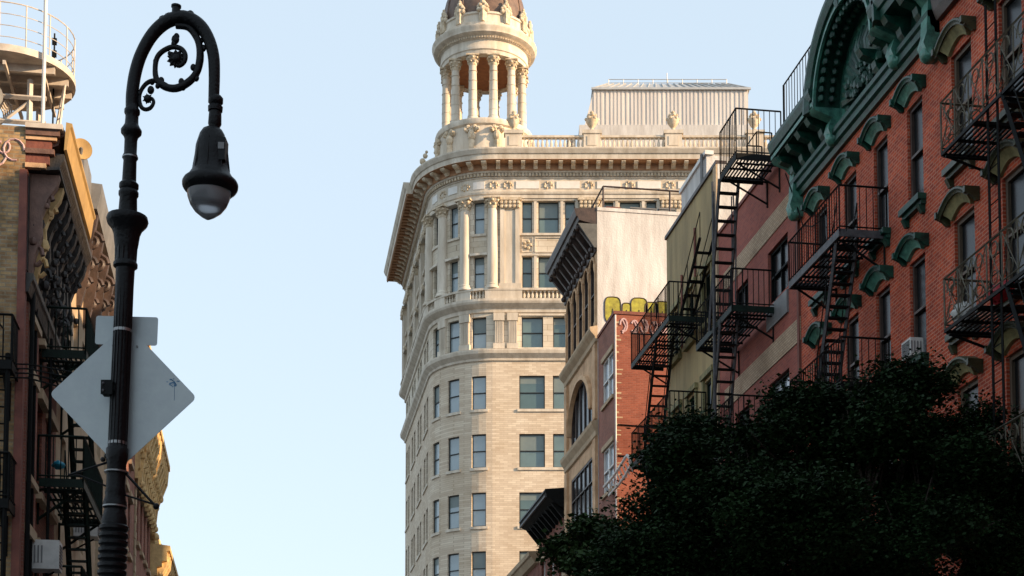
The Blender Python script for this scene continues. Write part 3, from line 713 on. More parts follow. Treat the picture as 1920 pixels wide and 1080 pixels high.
# ---- orange brick house with sunlit side wall
Y4 = 66.5; L4 = 3.2
r4 = rroot('orange_brick_house', Y4, 'narrow orange red brick house whose sunlit side wall carries pale graffiti')
zb = [(20.55, 22.45), (16.7, 18.6), (12.9, 14.8), (9, 10.9)]
holes = [(.9, 2.9, a, b_) for a, b_ in zb]
boxwalls(r4, 'orangebrick', L4, 15, 23.85, holes, faceM='pinkbrick', dep=.15)
for a, b_ in zb:
    window(r4, 1.4, -.1, a, 1.0, b_-a, 'whitepaint', 'lglass', fw=.06); window(r4, 2.4, -.1, a, 1.0, b_-a, 'whitepaint', 'lglass', fw=.06)
b = MB()
for a, b_ in zb: b.box(.8, 3.0, .002, .07, b_+.002, b_+.2); b.cut(); b.box(.8, 3.0, .002, .09, a-.15, a-.002); b.cut()
b.each('lintel', 'tanlight', r4)
b = MB()   # toothed brick quoin at the corner and coping
z = 8
while z < 23.6: q_ = random.uniform(.05, .3); b.box(L4-.003, L4+.012, -q_-.05, -.02, z, z+random.uniform(.04, .08)); z += random.uniform(.13, .42)
b.build('quoin_teeth', 'tanlight', r4)
b = MB(); b.box(-.02, L4+.05, -15, .05, 23.85, 23.98); b.build('coping', 'redpaint', r4)
b = MB(); b.bar((L4+.05, -.02, 5), (L4+.05, -.02, 23.8), .05); b.build('conduit', 'whitepaint', r4)
b = MB()
for z in (19.2, 17.9): b.bar((L4+.04, -.1, z), (L4+.04, -3.5, z-.1), .04)
b.build('wires', 'iron', r4)
def stroke(mb, pts, r, X):      # flat ribbons of paint on the side wall, X = local s
    mb.tube([(X, p[0], p[1]) for p in pts], r, 5)
g = MB()
def loop(c0, z0, rx, rz, n=9, a0=0, a1=2*PI): return [(c0+rx*math.cos(a0+(a1-a0)*i/n), z0+rz*math.sin(a0+(a1-a0)*i/n)) for i in range(n+1)]
for i, c0 in enumerate((-.38, -.85, -1.25, -1.68, -2.1, -2.5, -2.9)):
    stroke(g, loop(c0, 23.4-.05*(i % 2), .15, .27, 10, .5*i, .5*i+5.2), .045, L4+.004)
    stroke(g, [(c0+.05, 23.62), (c0-.08, 23.35), (c0+.05, 23.05)], .04, L4+.004)
g.build('pale_graffiti', 'pinkpaint', r4)

# ---- M tan stone house with arched windows and white side wall
Y5 = 73.8; L5 = 7.15
r5 = rroot('tan_stone_house', Y5, 'tan stone house with arched windows, bracketed cornice and white side wall')
ar = [L5-.95-1.32*i for i in range(5)]
aw_, ax = 1.02, .98
holesA = [(c-aw_/2, c+aw_/2, 24.5, 27.75) for c in ar]
hB = [(1.2, 6.0, 20.35, 23.0)]; hC = [(1.2, 6.0, 15.4, 19.0), (1.2, 6.0, 10.4, 14), (1.2, 6, 5.4, 9)]
boxwalls(r5, 'tan', L5, 17, 29.6, holesA+hB+hC, faceM='tan', dep=.12, sideM='whitestucco')
def spandrel(mb, c, w_, ztop, r, o0, o1):   # fills the two corners above an arch
    for t in (-1, 1):
        pts = [(c+t*w_/2, ztop-r), (c+t*w_/2, ztop), (c, ztop)]+[(c+t*w_/2*math.sin(a), ztop-r+r*math.cos(a)) for a in [PI/2*i/8 for i in range(1, 8)]]
        mb.plate(pts, o0, o1)
b = MB(); 
for c in ar: spandrel(b, c, aw_, 27.752, .46, -.1, -.003)
spandrel(b, 3.6, 4.8, 23.002, 1.9, -.1, -.003); b.build('spandrels', 'tan', r5)
b = MB()
for c in ar:
    b.sweep([(c+.52*math.cos(t), 27.3+.5*math.sin(t)) for t in [PI*i/12 for i in range(13)]], [(.002, -.04), (.07, -.04), (.07, .08), (.002, .08)]); b.cut()
for i in range(6):
    p = L5-.95+.66-1.32*i; b.lathe([(.09, 24.5), (.09, 24.65), (.055, 24.75), (.05, 26.9), (.09, 27.1), (.1, 27.3)], (p, .03), 8); b.cut()
b.sweep([(3.6+2.5*math.cos(t), 21.1+2.0*math.sin(t)) for t in [PI*i/20 for i in range(21)]], [(.002, -.1), (.16, -.1), (.2, .1), (.002, .14)]); b.cut()
b.each('arch_moulding', 'tan', r5, True)
for c in ar: window(r5, c, -.09, 24.5, aw_, 3.25, 'browncornice', 'dglass', fw=.07, arch=.46)
window(r5, 3.6, -.09, 20.35, 4.8, 2.65, 'browncornice', 'dglass', mull=4, fw=.09, arch=1.8, sash=False)
for h in hC: window(r5, 3.6, -.09, h[2], 4.8, h[3]-h[2], 'browncornice', 'dglass', mull=4, fw=.09, split=.7)
b = MB(); b.prism([(.002, 23.75), (.1, 23.8), (.12, 24.0), (.3, 24.2), (.35, 24.3), (.35, 24.4), (.003, 24.48)], -.02, L5+.02); b.cut(); b.prism([(.002, 19.6), (.1, 19.65), (.12, 19.85), (.28, 20.1), (.3, 20.25), (.003, 20.33)], -.02, L5+.02); b.cut()
b.prism([(.002, 14.5), (.2, 14.6), (.28, 15.1), (.28, 15.3), (.003, 15.35)], -.02, L5+.02); b.cut(); b.each('string_course', 'tanlight', r5)
b = MB()
for s0 in (.35, 6.8):
    z = 5
    for (za, zb_) in ((5, 14.4), (15.4, 19.55), (20.4, 23.7)): b.prism([(.002, za), (.12, za), (.12, zb_), (.002, zb_)], s0-.28, s0+.28); b.cut()
b.each('pilaster', 'tan', r5)
b = MB(); b.prism([(.003, 29.0), (.1, 29.0), (.8, 29.15), (.85, 29.3), (.93, 29.33), (1.0, 29.58), (1.0, 29.66), (.003, 29.72)], -.05, L5-.02); cm = b.build('cornice', 'browncornice', r5)
b = MB(); b.plate([(L5+.004, 27.95), (L5+.004, 29.0), (L5-.1, 29.0), (L5-.1, 27.95)], .003, .85)
b.v = [(a, min(o, .85) if z > 28.5 else min(o, .12), z) for a, o, z in b.v]; b.build('cornice_end', 'endgrey', cm)
b = MB()
for i in range(9):
    s0 = .3+.8*i
    b.prism([(.003, 27.95), (.12, 27.95), (.2, 28.2), (.7, 28.85), (.85, 29.0), (.003, 29.0)], s0-.09, s0+.09)
    b.ball((s0, .78, 28.95), .13, 7, 5); b.ball((s0, .16, 28.0), .14, 7, 5); b.cut()
b.each('cornice_bracket', 'browncornice', cm, True)
b = MB(); b.prism([(.002, 27.8), (.08, 27.82), (.1, 27.95), (.08, 28.15), (.06, 28.95), (.003, 28.98)], 0, L5-.11)
for i in range(30): b.ball((.15+.235*i, .08, 28.2), .08, 5, 4)
b.build('cornice_frieze', 'browncornice', cm)
b = MB(); b.box(L5-.02, L5+.04, -17, 0, 29.6, 29.75); b.build('side_coping', 'whitestucco', r5)
g = MB()   # yellow bubble letters on the white wall
for i, (c0, w_, h) in enumerate(((-.68, .36, .58), (-1.3, .2, .34), (-1.86, .38, .6), (-2.42, .3, .44), (-2.9, .34, .5), (-3.4, .3, .56))):
    pts = [(c0+w_*math.copysign(abs(math.cos(a))**.5, math.cos(a)), 25.2+h*math.copysign(abs(math.sin(a))**.5, math.sin(a))) for a in [2*PI*k/20 for k in range(20)]]
    A = [g.V(L5+.006, o, z) for o, z in pts]; B = [g.V(L5+.012, o, z) for o, z in pts]
    g.f.append(tuple(A)); g.f.append(tuple(B))
    for j in range(20): g.f.append((A[j], A[(j+1) % 20], B[(j+1) % 20], B[j]))
gy = g.build('yellow_graffiti', 'yellow', r5)
g = MB()
for i, (c0, w_, h) in enumerate(((-.68, .36, .58), (-1.3, .2, .34), (-1.86, .38, .6), (-2.42, .3, .44), (-2.9, .34, .5), (-3.4, .3, .56))):
    pts = [(L5+.016, c0+w_*math.copysign(abs(math.cos(a))**.5, math.cos(a)), 25.2+h*math.copysign(abs(math.sin(a))**.5, math.sin(a))) for a in [2*PI*k/20 for k in range(21)]]
    g.tube(pts, .025, 4); g.tube([(L5+.016, c0, 25.2+h*.1), (L5+.016, c0+.03, 25.2-h*.5)], .025, 4)
g.build('letter_outline', 'browncornice', gy)
# things on M's roof
rl = empty('roof_railing', (XR, Y5-L5, 29.75), -PI/2, 'dark pipe railing round the roof edge of the white walled house', 'railing')
b = MB(); pts = [(-.1, -.3, 1.0), (-.1, -4.2, 1.0)]
b.bar(*pts, .06); b.bar((-.1, -.3, 1.0), (-6.5, -.3, 1.0), .06); b.bar((-.1, -.3, .5), (-6.5, -.3, .5), .03)
for o in (-.3, -3.3, -4.2): b.bar((-.1, o, 0), (-.1, o, 1.0), .06)
for s0 in (-2.2, -4.4, -6.5): b.bar((s0, -.3, 0), (s0, -.3, 1.0), .05)
b.build('rails', 'browncornice', rl)
for (x0, w_, h, m, lb) in ((15.1, .6, .55, 'redpaint', 'small rust coloured box on the white walled house roof'), (16.2, 1.1, .6, 'greypaint', 'wide grey ventilation unit on the white walled house roof'), (17.5, .7, .65, 'greypaint', 'narrow grey ventilation unit at the right on the white walled house roof')):
    u = empty('ventilation_unit', (x0, Y5-L5+1.2, 29.7), 0, lb, 'ventilation unit'); b = MB(); b.box(0, w_, -.6, 0, .1, h); 
    for i in range(5): b.box(.05, w_-.05, 0.002, .03, .16+h*.15*i, .2+h*.15*i)
    b.box(-.04, w_+.04, -.64, .04, h, h+.06); b.build('casing', m, u); b = MB(); [b.box(x, x+.06, -.5, -.1, 0, .1) for x in (.05, w_-.11)]; b.build('feet', 'iron', u)

# ---- N dark cornice house and O beyond
Y6 = 81.3; L6 = 7.4
r6 = rroot('dark_cornice_house', Y6, 'brown brick house with black overhanging cornice below the tan stone house')
zw6 = [(14.6, 16.6), (11, 13), (7.4, 9.4)]; c6 = [1.3, 3.7, 6.1]
boxwalls(r6, 'brownbrick', L6, 16, 18.9, [(c-.55, c+.55, a, b_) for c in c6 for a, b_ in zw6])
for c in c6:
    for a, b_ in zw6: window(r6, c, -.2, a, 1.1, b_-a, 'whitepaint', 'dglass')
b = MB()
for a, b_ in zw6:
    for c in c6: b.box(c-.7, c+.7, .002, .1, b_+.002, b_+.25); b.cut(); b.box(c-.7, c+.7, .002, .12, a-.18, a-.002); b.cut()
b.each('lintel', 'tanlight', r6)
b = MB(); b.prism([(.003, 18.0), (.3, 18.1), (.6, 18.35), (.9, 18.5), (1.0, 18.75), (1.0, 18.9), (.003, 19.0)], -.05, L6); b.build('cornice', 'iron', r6)
b = MB()
for i in range(9): b.prism([(.003, 17.6), (.12, 17.6), (.7, 18.3), (.003, 18.3)], .3+.85*i-.08, .3+.85*i+.08); b.cut()
b.each('cornice_bracket', 'iron', r6)
b = MB(); b.box(-.05, L6-.02, .96, 1.05, 18.76, 18.84); b.box(-.05, L6-.02, .93, 1.03, 18.5, 18.6); b.build('cornice_trim', 'greyiron', r6)
Y7 = 92; L7 = 10.6
r7 = rroot('striped_brick_house', Y7, 'brown brick house with pale lintels and pale gutter at the bottom of the tower')
zw7 = [(13.6, 15.6), (10, 12), (6.4, 8.4)]; c7 = [1.3+2.0*i for i in range(5)]
boxwalls(r7, 'brownbrick', L7, 16, 17.3, [(c-.5, c+.5, a, b_) for c in c7 for a, b_ in zw7])
for c in c7:
    for a, b_ in zw7: window(r7, c, -.2, a, 1.0, b_-a, 'whitepaint', 'dglass')
b = MB()
for a, b_ in zw7:
    for c in c7: b.box(c-.7, c+.7, .002, .1, b_+.002, b_+.25); b.cut(); b.box(c-.65, c+.65, .002, .12, a-.18, a-.002); b.cut()
b.each('lintel', 'tanlight', r7)
b = MB(); b.prism([(.003, 16.7), (.2, 16.75), (.4, 17.05), (.5, 17.1), (.55, 17.3), (.003, 17.36)], 0, L7); b.build('gutter', 'tanlight', r7)

# ============================================================ LEFT ROW
XL = -4.7
def lroot(name, ynear, label): return empty(name, (XL, ynear, 0), PI/2, label, 'building')
YA = 32.2; LA = 5.6
ra = lroot('stained_wall_house', YA, 'brick house at left with stained side wall, red corner and ornate dark cornice')
zwa = [(12.5, 14.2), (9.2, 11.2), (6.0, 8.0)]; ca = [1.2, 2.8, 4.4]
b = MB(); b.wall(0, LA, 0, 16.1, [(c-.45, c+.45, a, b_) for c in ca for a, b_ in zwa], 0, .22); b.build('front_wall', 'brownbrick', ra)
for c in ca:
    for a, b_ in zwa: window(ra, c, -.18, a, .9, b_-a, 'iron', 'dglass')
b = MB(); b.q((0, 0, 0), (0, -14, 0), (0, -14, 16.1), (0, 0, 16.1)); b.build('side_wall', 'oldbrick', ra)
b = MB(); b.q((LA, 0, 0), (LA, -14, 0), (LA, -14, 16.1), (LA, 0, 16.1)); b.q((0, -14, 0), (LA, -14, 0), (LA, -14, 16.1), (0, -14, 16.1)); b.box(.02, LA-.02, -13.9, -.02, 15.95, 16.0); b.build('roof_and_back', 'roofing', ra)
b = MB(); b.box(-.05, .22, -.1, .05, 0, 15.2); b.build('red_corner_strip', 'redpaint', ra)
b = MB(); b.box(.5, .75, .002, .05, 0, 12.7); b.cut(); b.box(1.9, 2.1, .002, .05, 0, 12.7); b.cut(); b.each('pilaster_strip', 'pinkbrick', ra)
for c in ca:
    for a, b_ in zwa:
        b = MB(); b.box(c-.6, c+.6, .002, .14, b_+.002, b_+.22); b.build('lintel', 'tanlight', ra); b = MB(); b.box(c-.58, c+.58, .002, .16, a-.14, a-.002); b.build('sill', 'tanlight', ra)
b = MB(); b.box(-.03, -.002, -2.2, -.42, 6, 12.2); b.build('cream_patch', 'tanlight', ra)
g = MB()
for i, (o, z, r) in enumerate(((-.22, 15.6, .2), (-.6, 15.5, .24), (-.42, 15.65, .12), (-1.0, 15.4, .2), (-.8, 15.75, .14), (-1.25, 15.7, .16))):
    g.tube([(-.012, o+r*math.cos(t), z+1.1*r*math.sin(t)) for t in [i+5*k/10 for k in range(11)]], .022, 4)
g.build('looping_graffiti', 'pinkpaint', ra)
# big cornice
b = MB(); b.prism([(.0, 15.25), (.62, 15.3), (.68, 15.42), (.74, 15.5), (.74, 15.62), (.0, 15.65)], .1, LA); cA = b.build('cornice', 'darkcornice', ra)
b = MB(); b.prism([(.75, 15.64), (.8, 15.66), (.86, 16.1), (.9, 16.14), (.9, 16.2), (.78, 16.22)], -.05, LA-.9); b.build('gutter_board', 'ochre', cA)
b = MB(); b.prism([(.0, 15.66), (.45, 15.66), (.5, 15.75), (.62, 15.8), (.66, 15.95), (.74, 16.0), (.74, 16.12), (.0, 16.15)], .1, LA-.9); b.build('cornice_return', 'rosewood', cA)
for j, (z0, z1, o1, e, m_) in enumerate(((16.04, 16.14, .72, -.12, 'deckpaint'), (15.92, 16.035, .66, -.06, 'rosewood'), (15.84, 15.915, .6, -.02, 'tan'), (15.66, 15.835, .5, .02, 'redpaint'), (15.55, 15.65, .56, -.04, 'rosewood'), (15.36, 15.545, .46, .02, 'redpaint'), (15.26, 15.355, .4, -.03, 'tan'))):
    b = MB(); b.box(e, .098, -.0, o1, z0, z1); b.build('return_moulding', m_, cA)
b = MB(); b.prism([(.3, 15.24), (.66, 15.28), (.66, 15.34), (.3, 15.3)], .05, 2.0); b.prism([(.003, 12.75), (.1, 12.75), (.16, 12.95), (.2, 13.0), (.2, 13.12), (.003, 13.15)], .05, LA); b.build('cornice_moulding', 'darkcornice', cA)
for i in range(9):
    s0 = .35+.63*i; b = MB(); rough = random.uniform
    b.prism([(.003, 13.2), (.14, 13.2), (.2, 13.6), (.32, 14.0), (.3, 14.4), (.42, 14.75), (.58, 15.0), (.64, 15.24), (.003, 15.24)], s0-.11, s0+.11)
    b.tube([(s0, .3+.2*math.cos(t)*(1-t/14), 14.75+.22*math.sin(t)*(1-t/14)) for t in [k*.7 for k in range(12)]], .06, 6)
    b.tube([(s0, .2+.13*math.cos(t), 13.6+.2*math.sin(t)) for t in [k*.7 for k in range(9)]], .05, 6)
    for k in range(5): b.ball((s0+rough(-.15, .15), rough(.15, .42), rough(13.4, 15)), rough(.06, .14), 6, 4)
    b.build('scroll_bracket', 'rosewood' if i < 1 else ('sungoldstone' if i < 2 else 'darkcornice'), ra, True)  # sunlight painted as gold on the second bracket, later ones kept dark
b = MB(); b.box(.1, LA, .003, .07, 13.2, 15.2)
for i in range(40): b.ball((rough(.2, LA-.2), rough(.05, .22), rough(13.4, 15)), rough(.07, .16), 6, 4)
b.build('carved_frieze', 'darkcornice', ra, True)

YB = 37.85; LB = 15.9
rb_ = lroot('cream_scroll_house', YB, 'cream painted house with tall scrolled cornice brackets behind the lamp post')
zwb = [(13.2, 15.2), (9.6, 11.6), (6, 8)]; cb_ = [1.4+2.1*i for i in range(7)]
b = MB(); b.wall(0, LB, 0, 18.3, [(c-.5, c+.5, a, b_) for c in cb_ for a, b_ in zwb], 0, .22); b.q((0, 0, 0), (0, -14, 0), (0, -14, 18.3), (0, 0, 18.3)); b.build('walls', 'tanlight', rb_)
for c in cb_:
    for a, b_ in zwb: window(rb_, c, -.18, a, 1, b_-a, 'whitepaint', 'dglass')
b = MB(); b.box(.02, LB, -13.9, -.02, 18.2, 18.29); b.q((LB, 0, 0), (LB, -14, 0), (LB, -14, 18.3), (LB, 0, 18.3)); b.q((0, -14, 0), (LB, -14, 0), (LB, -14, 18.3), (0, -14, 18.3)); b.build('roof_and_back', 'roofing', rb_)
# place scrolls near Y 43-50
b = MB(); b.prism([(.003, 18.0), (.5, 18.05), (.55, 18.25), (.6, 18.5), (.62, 18.7), (.003, 18.75)], 3.2, LB); b.box(1.5, 3.2, -.4, .35, 17.2, 18.9); b.build('cornice', 'greypaint', rb_)
for i in range(8):
    s0 = 3.6+1.6*i; b = MB()
    b.prism([(.003, 15.6), (.1, 15.6), (.25, 16.2), (.35, 16.8), (.36, 17.3), (.45, 17.7), (.5, 18.0), (.003, 18.0)], s0-.12, s0+.12)
    for (o, z, r) in ((.36, 17.35, .26), (.28, 16.75, .2), (.2, 16.25, .16)):
        b.tube([(s0+.02, o+r*math.cos(t)*(1-t/12), z+r*math.sin(t)*(1-t/12)) for t in [k*.6 for k in range(15)]], .07, 6)
    b.build('scroll_bracket', 'browncornice', rb_, True)  # dark brown stands in for the shade on these brackets

YC = 53.8; LC = 7.5
rc = lroot('pink_quoin_house', YC, 'pink brick house with cream corner quoins below a sunlit golden cornice')
def leftblock(rt, L, H, m, zw_, c_, corn, cm_, proj=.75, cz=1.4, quoin=None):
    b = MB(); b.wall(0, L, 0, H, [(c-.5, c+.5, a, b_) for c in c_ for a, b_ in zw_], 0, .22); b.q((0, 0, 0), (0, -14, 0), (0, -14, H), (0, 0, H)); b.q((L, 0, 0), (L, -14, 0), (L, -14, H), (L, 0, H)); b.q((0, -14, 0), (L, -14, 0), (L, -14, H), (0, -14, H)); b.build('walls', m, rt)
    b = MB(); b.box(.02, L-.02, -13.9, -.02, H-.2, H-.15); b.build('roof', 'roofing', rt)
    for c in c_:
        for a, b_ in zw_: window(rt, c, -.18, a, 1, b_-a, 'browncornice', 'dglass')
    b = MB()
    for c in c_:
        for a, b_ in zw_: b.box(c-.65, c+.65, .002, .12, b_+.002, b_+.25); b.cut(); b.box(c-.6, c+.6, .002, .12, a-.16, a-.002); b.cut()
    b.each('lintel', 'tanlight', rt); b = MB()
    if quoin:
        z = 2
        while z < H-cz-.5: b.box(.0, .6, .002, .06, z, z+.3); b.box(.0, .35, .002, .06, z+.32, z+.6); z += .64
    if quoin: b.build('quoins', 'tanlight', rt)
    b = MB(); b.prism([(.003, H-cz), (.12, H-cz), (.12, H-cz*.86), (.2, H-cz*.84), (.2, H-cz*.62), (.3, H-cz*.6), (.3, H-cz*.42), (proj*.6, H-cz*.4), (proj*.6, H-cz*.3), (proj*.85, H-cz*.28), (proj*.85, H-.15), (proj, H-.12), (proj, H+.1), (.003, H+.2)], -.1, L+.05); co = b.build('cornice', cm_, rt)
    b = MB(); n = int(L/.8)
    for i in range(n):
        s0 = .3+(L-.6)*i/(n-1)
        b.prism([(.1, H-cz-.3), (.22, H-cz-.3), (.34, H-cz*.7), (proj*.9, H-cz*.3), (proj*.95, H-.2), (.1, H-.2)], s0-.13, s0+.13)
        b.ball((s0, .4, H-cz*.55), .18, 6, 5); b.ball((s0, .22, H-cz-.15), .15, 6, 5); b.cut()
    b.each('cornice_bracket', cm_, co, True)
    b = MB(); 
    for i in range(int(L*4)): x = .1+(L-.2)*i/(L*4); b.box(x, x+.12, .1, proj*.86, H-cz*.3-.02, H-.2) if i % 2 else b.box(x, x+.12, .1, .38, H-cz*.68, H-cz*.6)
    for i in range(int(L/.8)-1): x = .3+(L-.6)*(i+.5)/(int(L/.8)-1); b.box(x-.2, x+.2, .1, .24, H-cz*.96, H-cz*.84); b.ball((x, .3, H-cz*.74), .13, 6, 4)
    b.build('cornice_carving', cm_, co, True)
leftblock(rc, LC, 19.3, 'pinkbrick', [(15.8, 17.6), (12.4, 14.4), (9, 11)], [1.2, 3.2, 5.2], True, 'sungoldstone', .85, 1.3)
b = MB(); b.box(0, LC, -.5, .1, 19.5, 19.7); b.build('parapet', 'sungoldstone', rc)
YD = 61.4; LD = 9.2
rd = lroot('golden_cornice_house', YD, 'pink brick house with bulky carved sunlit golden cornice right of the lamp post')
leftblock(rd, LD, 18.4, 'pinkbrick', [(13.6, 15.6), (10, 12), (6.4, 8.4)], [1.6, 3.6, 5.6, 7.6], True, 'sungoldstone', .8, 2.6, True)
YE = 70.7; LE = 14
re_ = lroot('golden_crest_house', YE, 'lower house with carved sunlit golden cornice crest at the bottom right of the lamp post')
leftblock(re_, LE, 14.9, 'pinkbrick', [(10.4, 12.4), (6.8, 8.8)], [1.6, 3.6, 5.6, 7.6, 9.6, 11.6], True, 'sungoldstone', .85, 2.0)
b = MB(); b.plate([(0, 14.9), (0, 16.1), (.25, 16.3), (.5, 16.1), (.5, 14.9)], -1.2, .1)
for i in range(14): b.ball((random.uniform(0, .5)+1.2*(i % 4), .2, 15+random.uniform(0, .6)), .2, 6, 5)
b.build('cornice_crest', 'sungoldstone', re_, True)

# ============================================================ FIRE ESCAPES
def platform(parent, s0, s1, o1, z, m='iron', em=None, o0=.06, t0=.12, t1=.06):
    b = MB()
    n = int((o1-o0-.1)/.095)
    for i in range(n+1):
        o = o0+.05+(o1-o0-.1)*i/n; b.box(s0+.04, s1-.04, o-.02, o+.02, z-.02, z+.006)
    k = max(2, int((s1-s0)/.7))
    for i in range(k+1):
        s = s0+.03+(s1-s0-.06)*i/k; b.box(s-.02, s+.02, o0, o1-.03, z-.075, z-.023)
    p = b.build('platform', m, parent)
    b = MB(); b.box(s0, s1, o1-.028, o1+.01, z-t0, z+t1); b.box(s0-.012, s0+.025, o0, o1-.03, z-t0, z+t1); b.box(s1-.025, s1+.012, o0, o1-.03, z-t0, z+t1)
    b.build('edge_beam', em or m, p); return p
def railing(parent, s0, s1, o1, z, h=1.02, m='iron', ends=(1, 1), step=.16, ornate=False, o0=.03):
    b = MB(); r = .017
    def run(a, c, skip=0):
        a = Vector((a[0], a[1], 0)); c = Vector((c[0], c[1], 0)); L = (c-a).length
        up = lambda v, t: (v.x, v.y, z+t)
        b.bar(up(a, h), up(c, h), .038); b.bar(up(a, .12), up(c, .12), .026)
        if ornate:
            n = max(1, round(L/.62))
            for i in range(n):
                p, q = a.lerp(c, i/n), a.lerp(c, (i+1)/n); mid = p.lerp(q, .5)
                b.bar(up(p, 0), up(p, h), .024); b.bar(up(p, .12), up(q, h), .016); b.bar(up(q, .12), up(p, h), .016)
                u = (q-p)
                for cz_ in (.3, .84):
                    b.tube([(mid.x+u.x*.2*math.cos(t), mid.y+u.y*.2*math.cos(t), z+cz_+.13*math.sin(t)) for t in [k*PI/6 for k in range(13)]], .011, 4)
                b.tube([(mid.x+u.x*.3*math.cos(t), mid.y+u.y*.3*math.cos(t), z+.72+.26*math.sin(t)) for t in [k*PI/8 for k in range(9)]], .012, 4)
        else:
            n = max(1, round(L/step))
            for i in range(n+1): q = a.lerp(c, i/n); b.bar(up(q, 0), up(q, h), .017 if i % 6 else .03)
        b.bar(up(c, 0), up(c, h+.01), .03); b.bar(up(a, 0), up(a, h+.01), .03)
    run((s0, o1-.01), (s1, o1-.01))
    if ends[0]: run((s0, o0), (s0, o1-.01))
    if ends[1]: run((s1, o0), (s1, o1-.01))
    return b.build('railing', m, parent)
def brackets(parent, ss, o1, z, m='iron', d=.8):
    for s in ss:
        b = MB(); b.bar((s, .01, z-d), (s, o1-.1, z-.14), .045); b.bar((s, .02, z-d-.1), (s, .02, z-.1), .04); b.bar((s, .02, z-.14), (s, o1-.05, z-.14), .045)
        b.build('bracket', m, parent)
def stair(parent, sa, za, sb, zb, oa, ob, m='iron', sm=None, handrail=True, step=.235):
    b = MB(); n = max(3, round((za-zb)/step))
    for i in range(1, n):
        t = i/n; s = sa+(sb-sa)*t; z = za+(zb-za)*t; b.box(s-.09, s+.09, oa+.02, ob-.02, z-.02, z+.012)
    st = b.build('stair', m, parent)
    b = MB()
    for o in (oa, ob): b.tube([(sa, o, za), (sb, o, zb)], .05, 4)
    b.build('stringer', sm or m, st)
    if handrail:
        b = MB()
        for o in (oa, ob): b.bar((sa, o, za+.85), (sb, o, zb+.85), .022); b.bar((sa, o, za), (sa, o, za+.85), .02); b.bar((sb, o, zb), (sb, o, zb+.85), .02); b.bar(((sa+sb)/2, o, (za+zb)/2), ((sa+sb)/2, o, (za+zb)/2+.85), .018)
        b.build('handrail', m, st)
G = 'fire escapes on the house fronts'
f = empty('fire_escape', (XR, Y1, 0), -PI/2, 'black fire escape with a pale outer beam on the green corniced red tenement', 'fire escape', G)
for i, z in enumerate((16.0, 12.4, 8.8)):
    platform(f, 2.5, 6.05, 1.2, z, 'iron', 'greyiron' if i == 0 else 'iron'); railing(f, 2.5, 6.05, 1.2, z, 1.1); brackets(f, (2.7, 5.85), 1.2, z)
stair(f, 5.7, 16.0, 4.1, 12.4, .62, 1.12, 'iron', 'greyiron'); stair(f, 4.1, 12.4, 5.7, 8.8, .62, 1.12)
f = empty('fire_escape', (XR, Y0, 0), -PI/2, 'black balcony fire escape with ornate scrolled railings at the right edge', 'fire escape', G)
for z in (15.52, 11.92, 8.32):
    platform(f, 2.3, 3.75, 1.05, z, t0=.05, t1=.02); platform(f, 4.95, 11.6, 1.05, z, t0=.05, t1=.02); b = MB(); b.box(3.77, 4.93, 1.025, 1.06, z-.05, z+.02); b.build('edge_beam', 'iron', f); railing(f, 2.3, 11.6, 1.05, z, 1.05, 'scrolliron', ornate=True); brackets(f, (2.5, 5.0, 8.0), 1.1, z, d=.45)
stair(f, 5.2, 19.1, 7.2, 15.5, .1, .6); stair(f, 4.9, 15.5, 6.6, 11.92, .55, 1.02); stair(f, 4.9, 11.92, 6.6, 8.32, .55, 1.02)
b = MB(); 
for s, o in ((4.15, .95), (4.55, .95)): b.bar((s, o, 8.4), (s, o, 17.6), .04)
for k in range(26): b.bar((4.15, .95, 8.6+.34*k), (4.55, .95, 8.6+.34*k), .02)
b.build('drop_ladder', 'iron', f)
f = empty('fire_escape', (XR, Y2, 0), -PI/2, 'black fire escape with gooseneck roof landing on the purple red house', 'fire escape', G)
platform(f, 4.75, 6.3, 1.35, 21.1); railing(f, 4.75, 6.3, 1.35, 21.1, 1.35, ends=(0, 1)); brackets(f, (5.0, 6.1), 1.35, 21.1)
b = MB()
for s in (4.8, 5.7): b.bar((s, .1, 21.1), (s, .1, 22.1), .035); b.bar((s, .55, 21.1), (s, .55, 22.1), .03); b.bar((s, .1, 22.1), (s, .55, 22.1), .03)
b.bar((4.8, .55, 22.1), (5.7, .55, 22.1), .03); b.bar((4.8, .33, 21.1), (4.8, .33, 22.1), .018); b.bar((5.7, .33, 21.1), (5.7, .33, 22.1), .018)
b.build('roof_gate', 'iron', f)
for i, z in enumerate((17.0, 13.35, 9.7)):
    platform(f, 1.9, 5.6, 1.3, z, 'iron', 'greeniron'); railing(f, 1.9, 5.6, 1.3, z, 1.12, 'iron'); brackets(f, (2.1, 5.4), 1.3, z)
stair(f, 4.7, 21.1, 3.5, 17.0, .78, 1.35, 'iron', 'greyiron', False, .36); stair(f, 4.5, 17.0, 3.3, 13.35, .78, 1.3, 'iron', 'greyiron', True, .34); stair(f, 4.3, 13.35, 3.1, 9.7, .78, 1.3, 'iron', None, True, .34)
b = MB()
b.bar((4.0, .78, 16.2), (4.0, .78, 20.9), .03); b.tube([(3.9, .7, 21), (4.2, .72, 19.5), (4.1, .72, 17.8), (4.2, .7, 17.3)], .022, 6); b.tube([(4.0, 1.34, 8), (4.0, 1.34, 21.3)], .05, 6)
b.build('standpipe', 'greyiron', f)
f = empty('fire_escape', (XR, Y3, 0), -PI/2, 'black fire escape in front of the olive stucco house, farthest down the right row', 'fire escape', G)
for i, z in enumerate((19.1, 15.45, 11.8)):
    platform(f, -.35, 5.0, 1.25, z, 'iron', 'greeniron' if i == 0 else 'iron'); railing(f, -.35, 5.0, 1.25, z, 1.2); brackets(f, (.2, 4.8), 1.25, z)
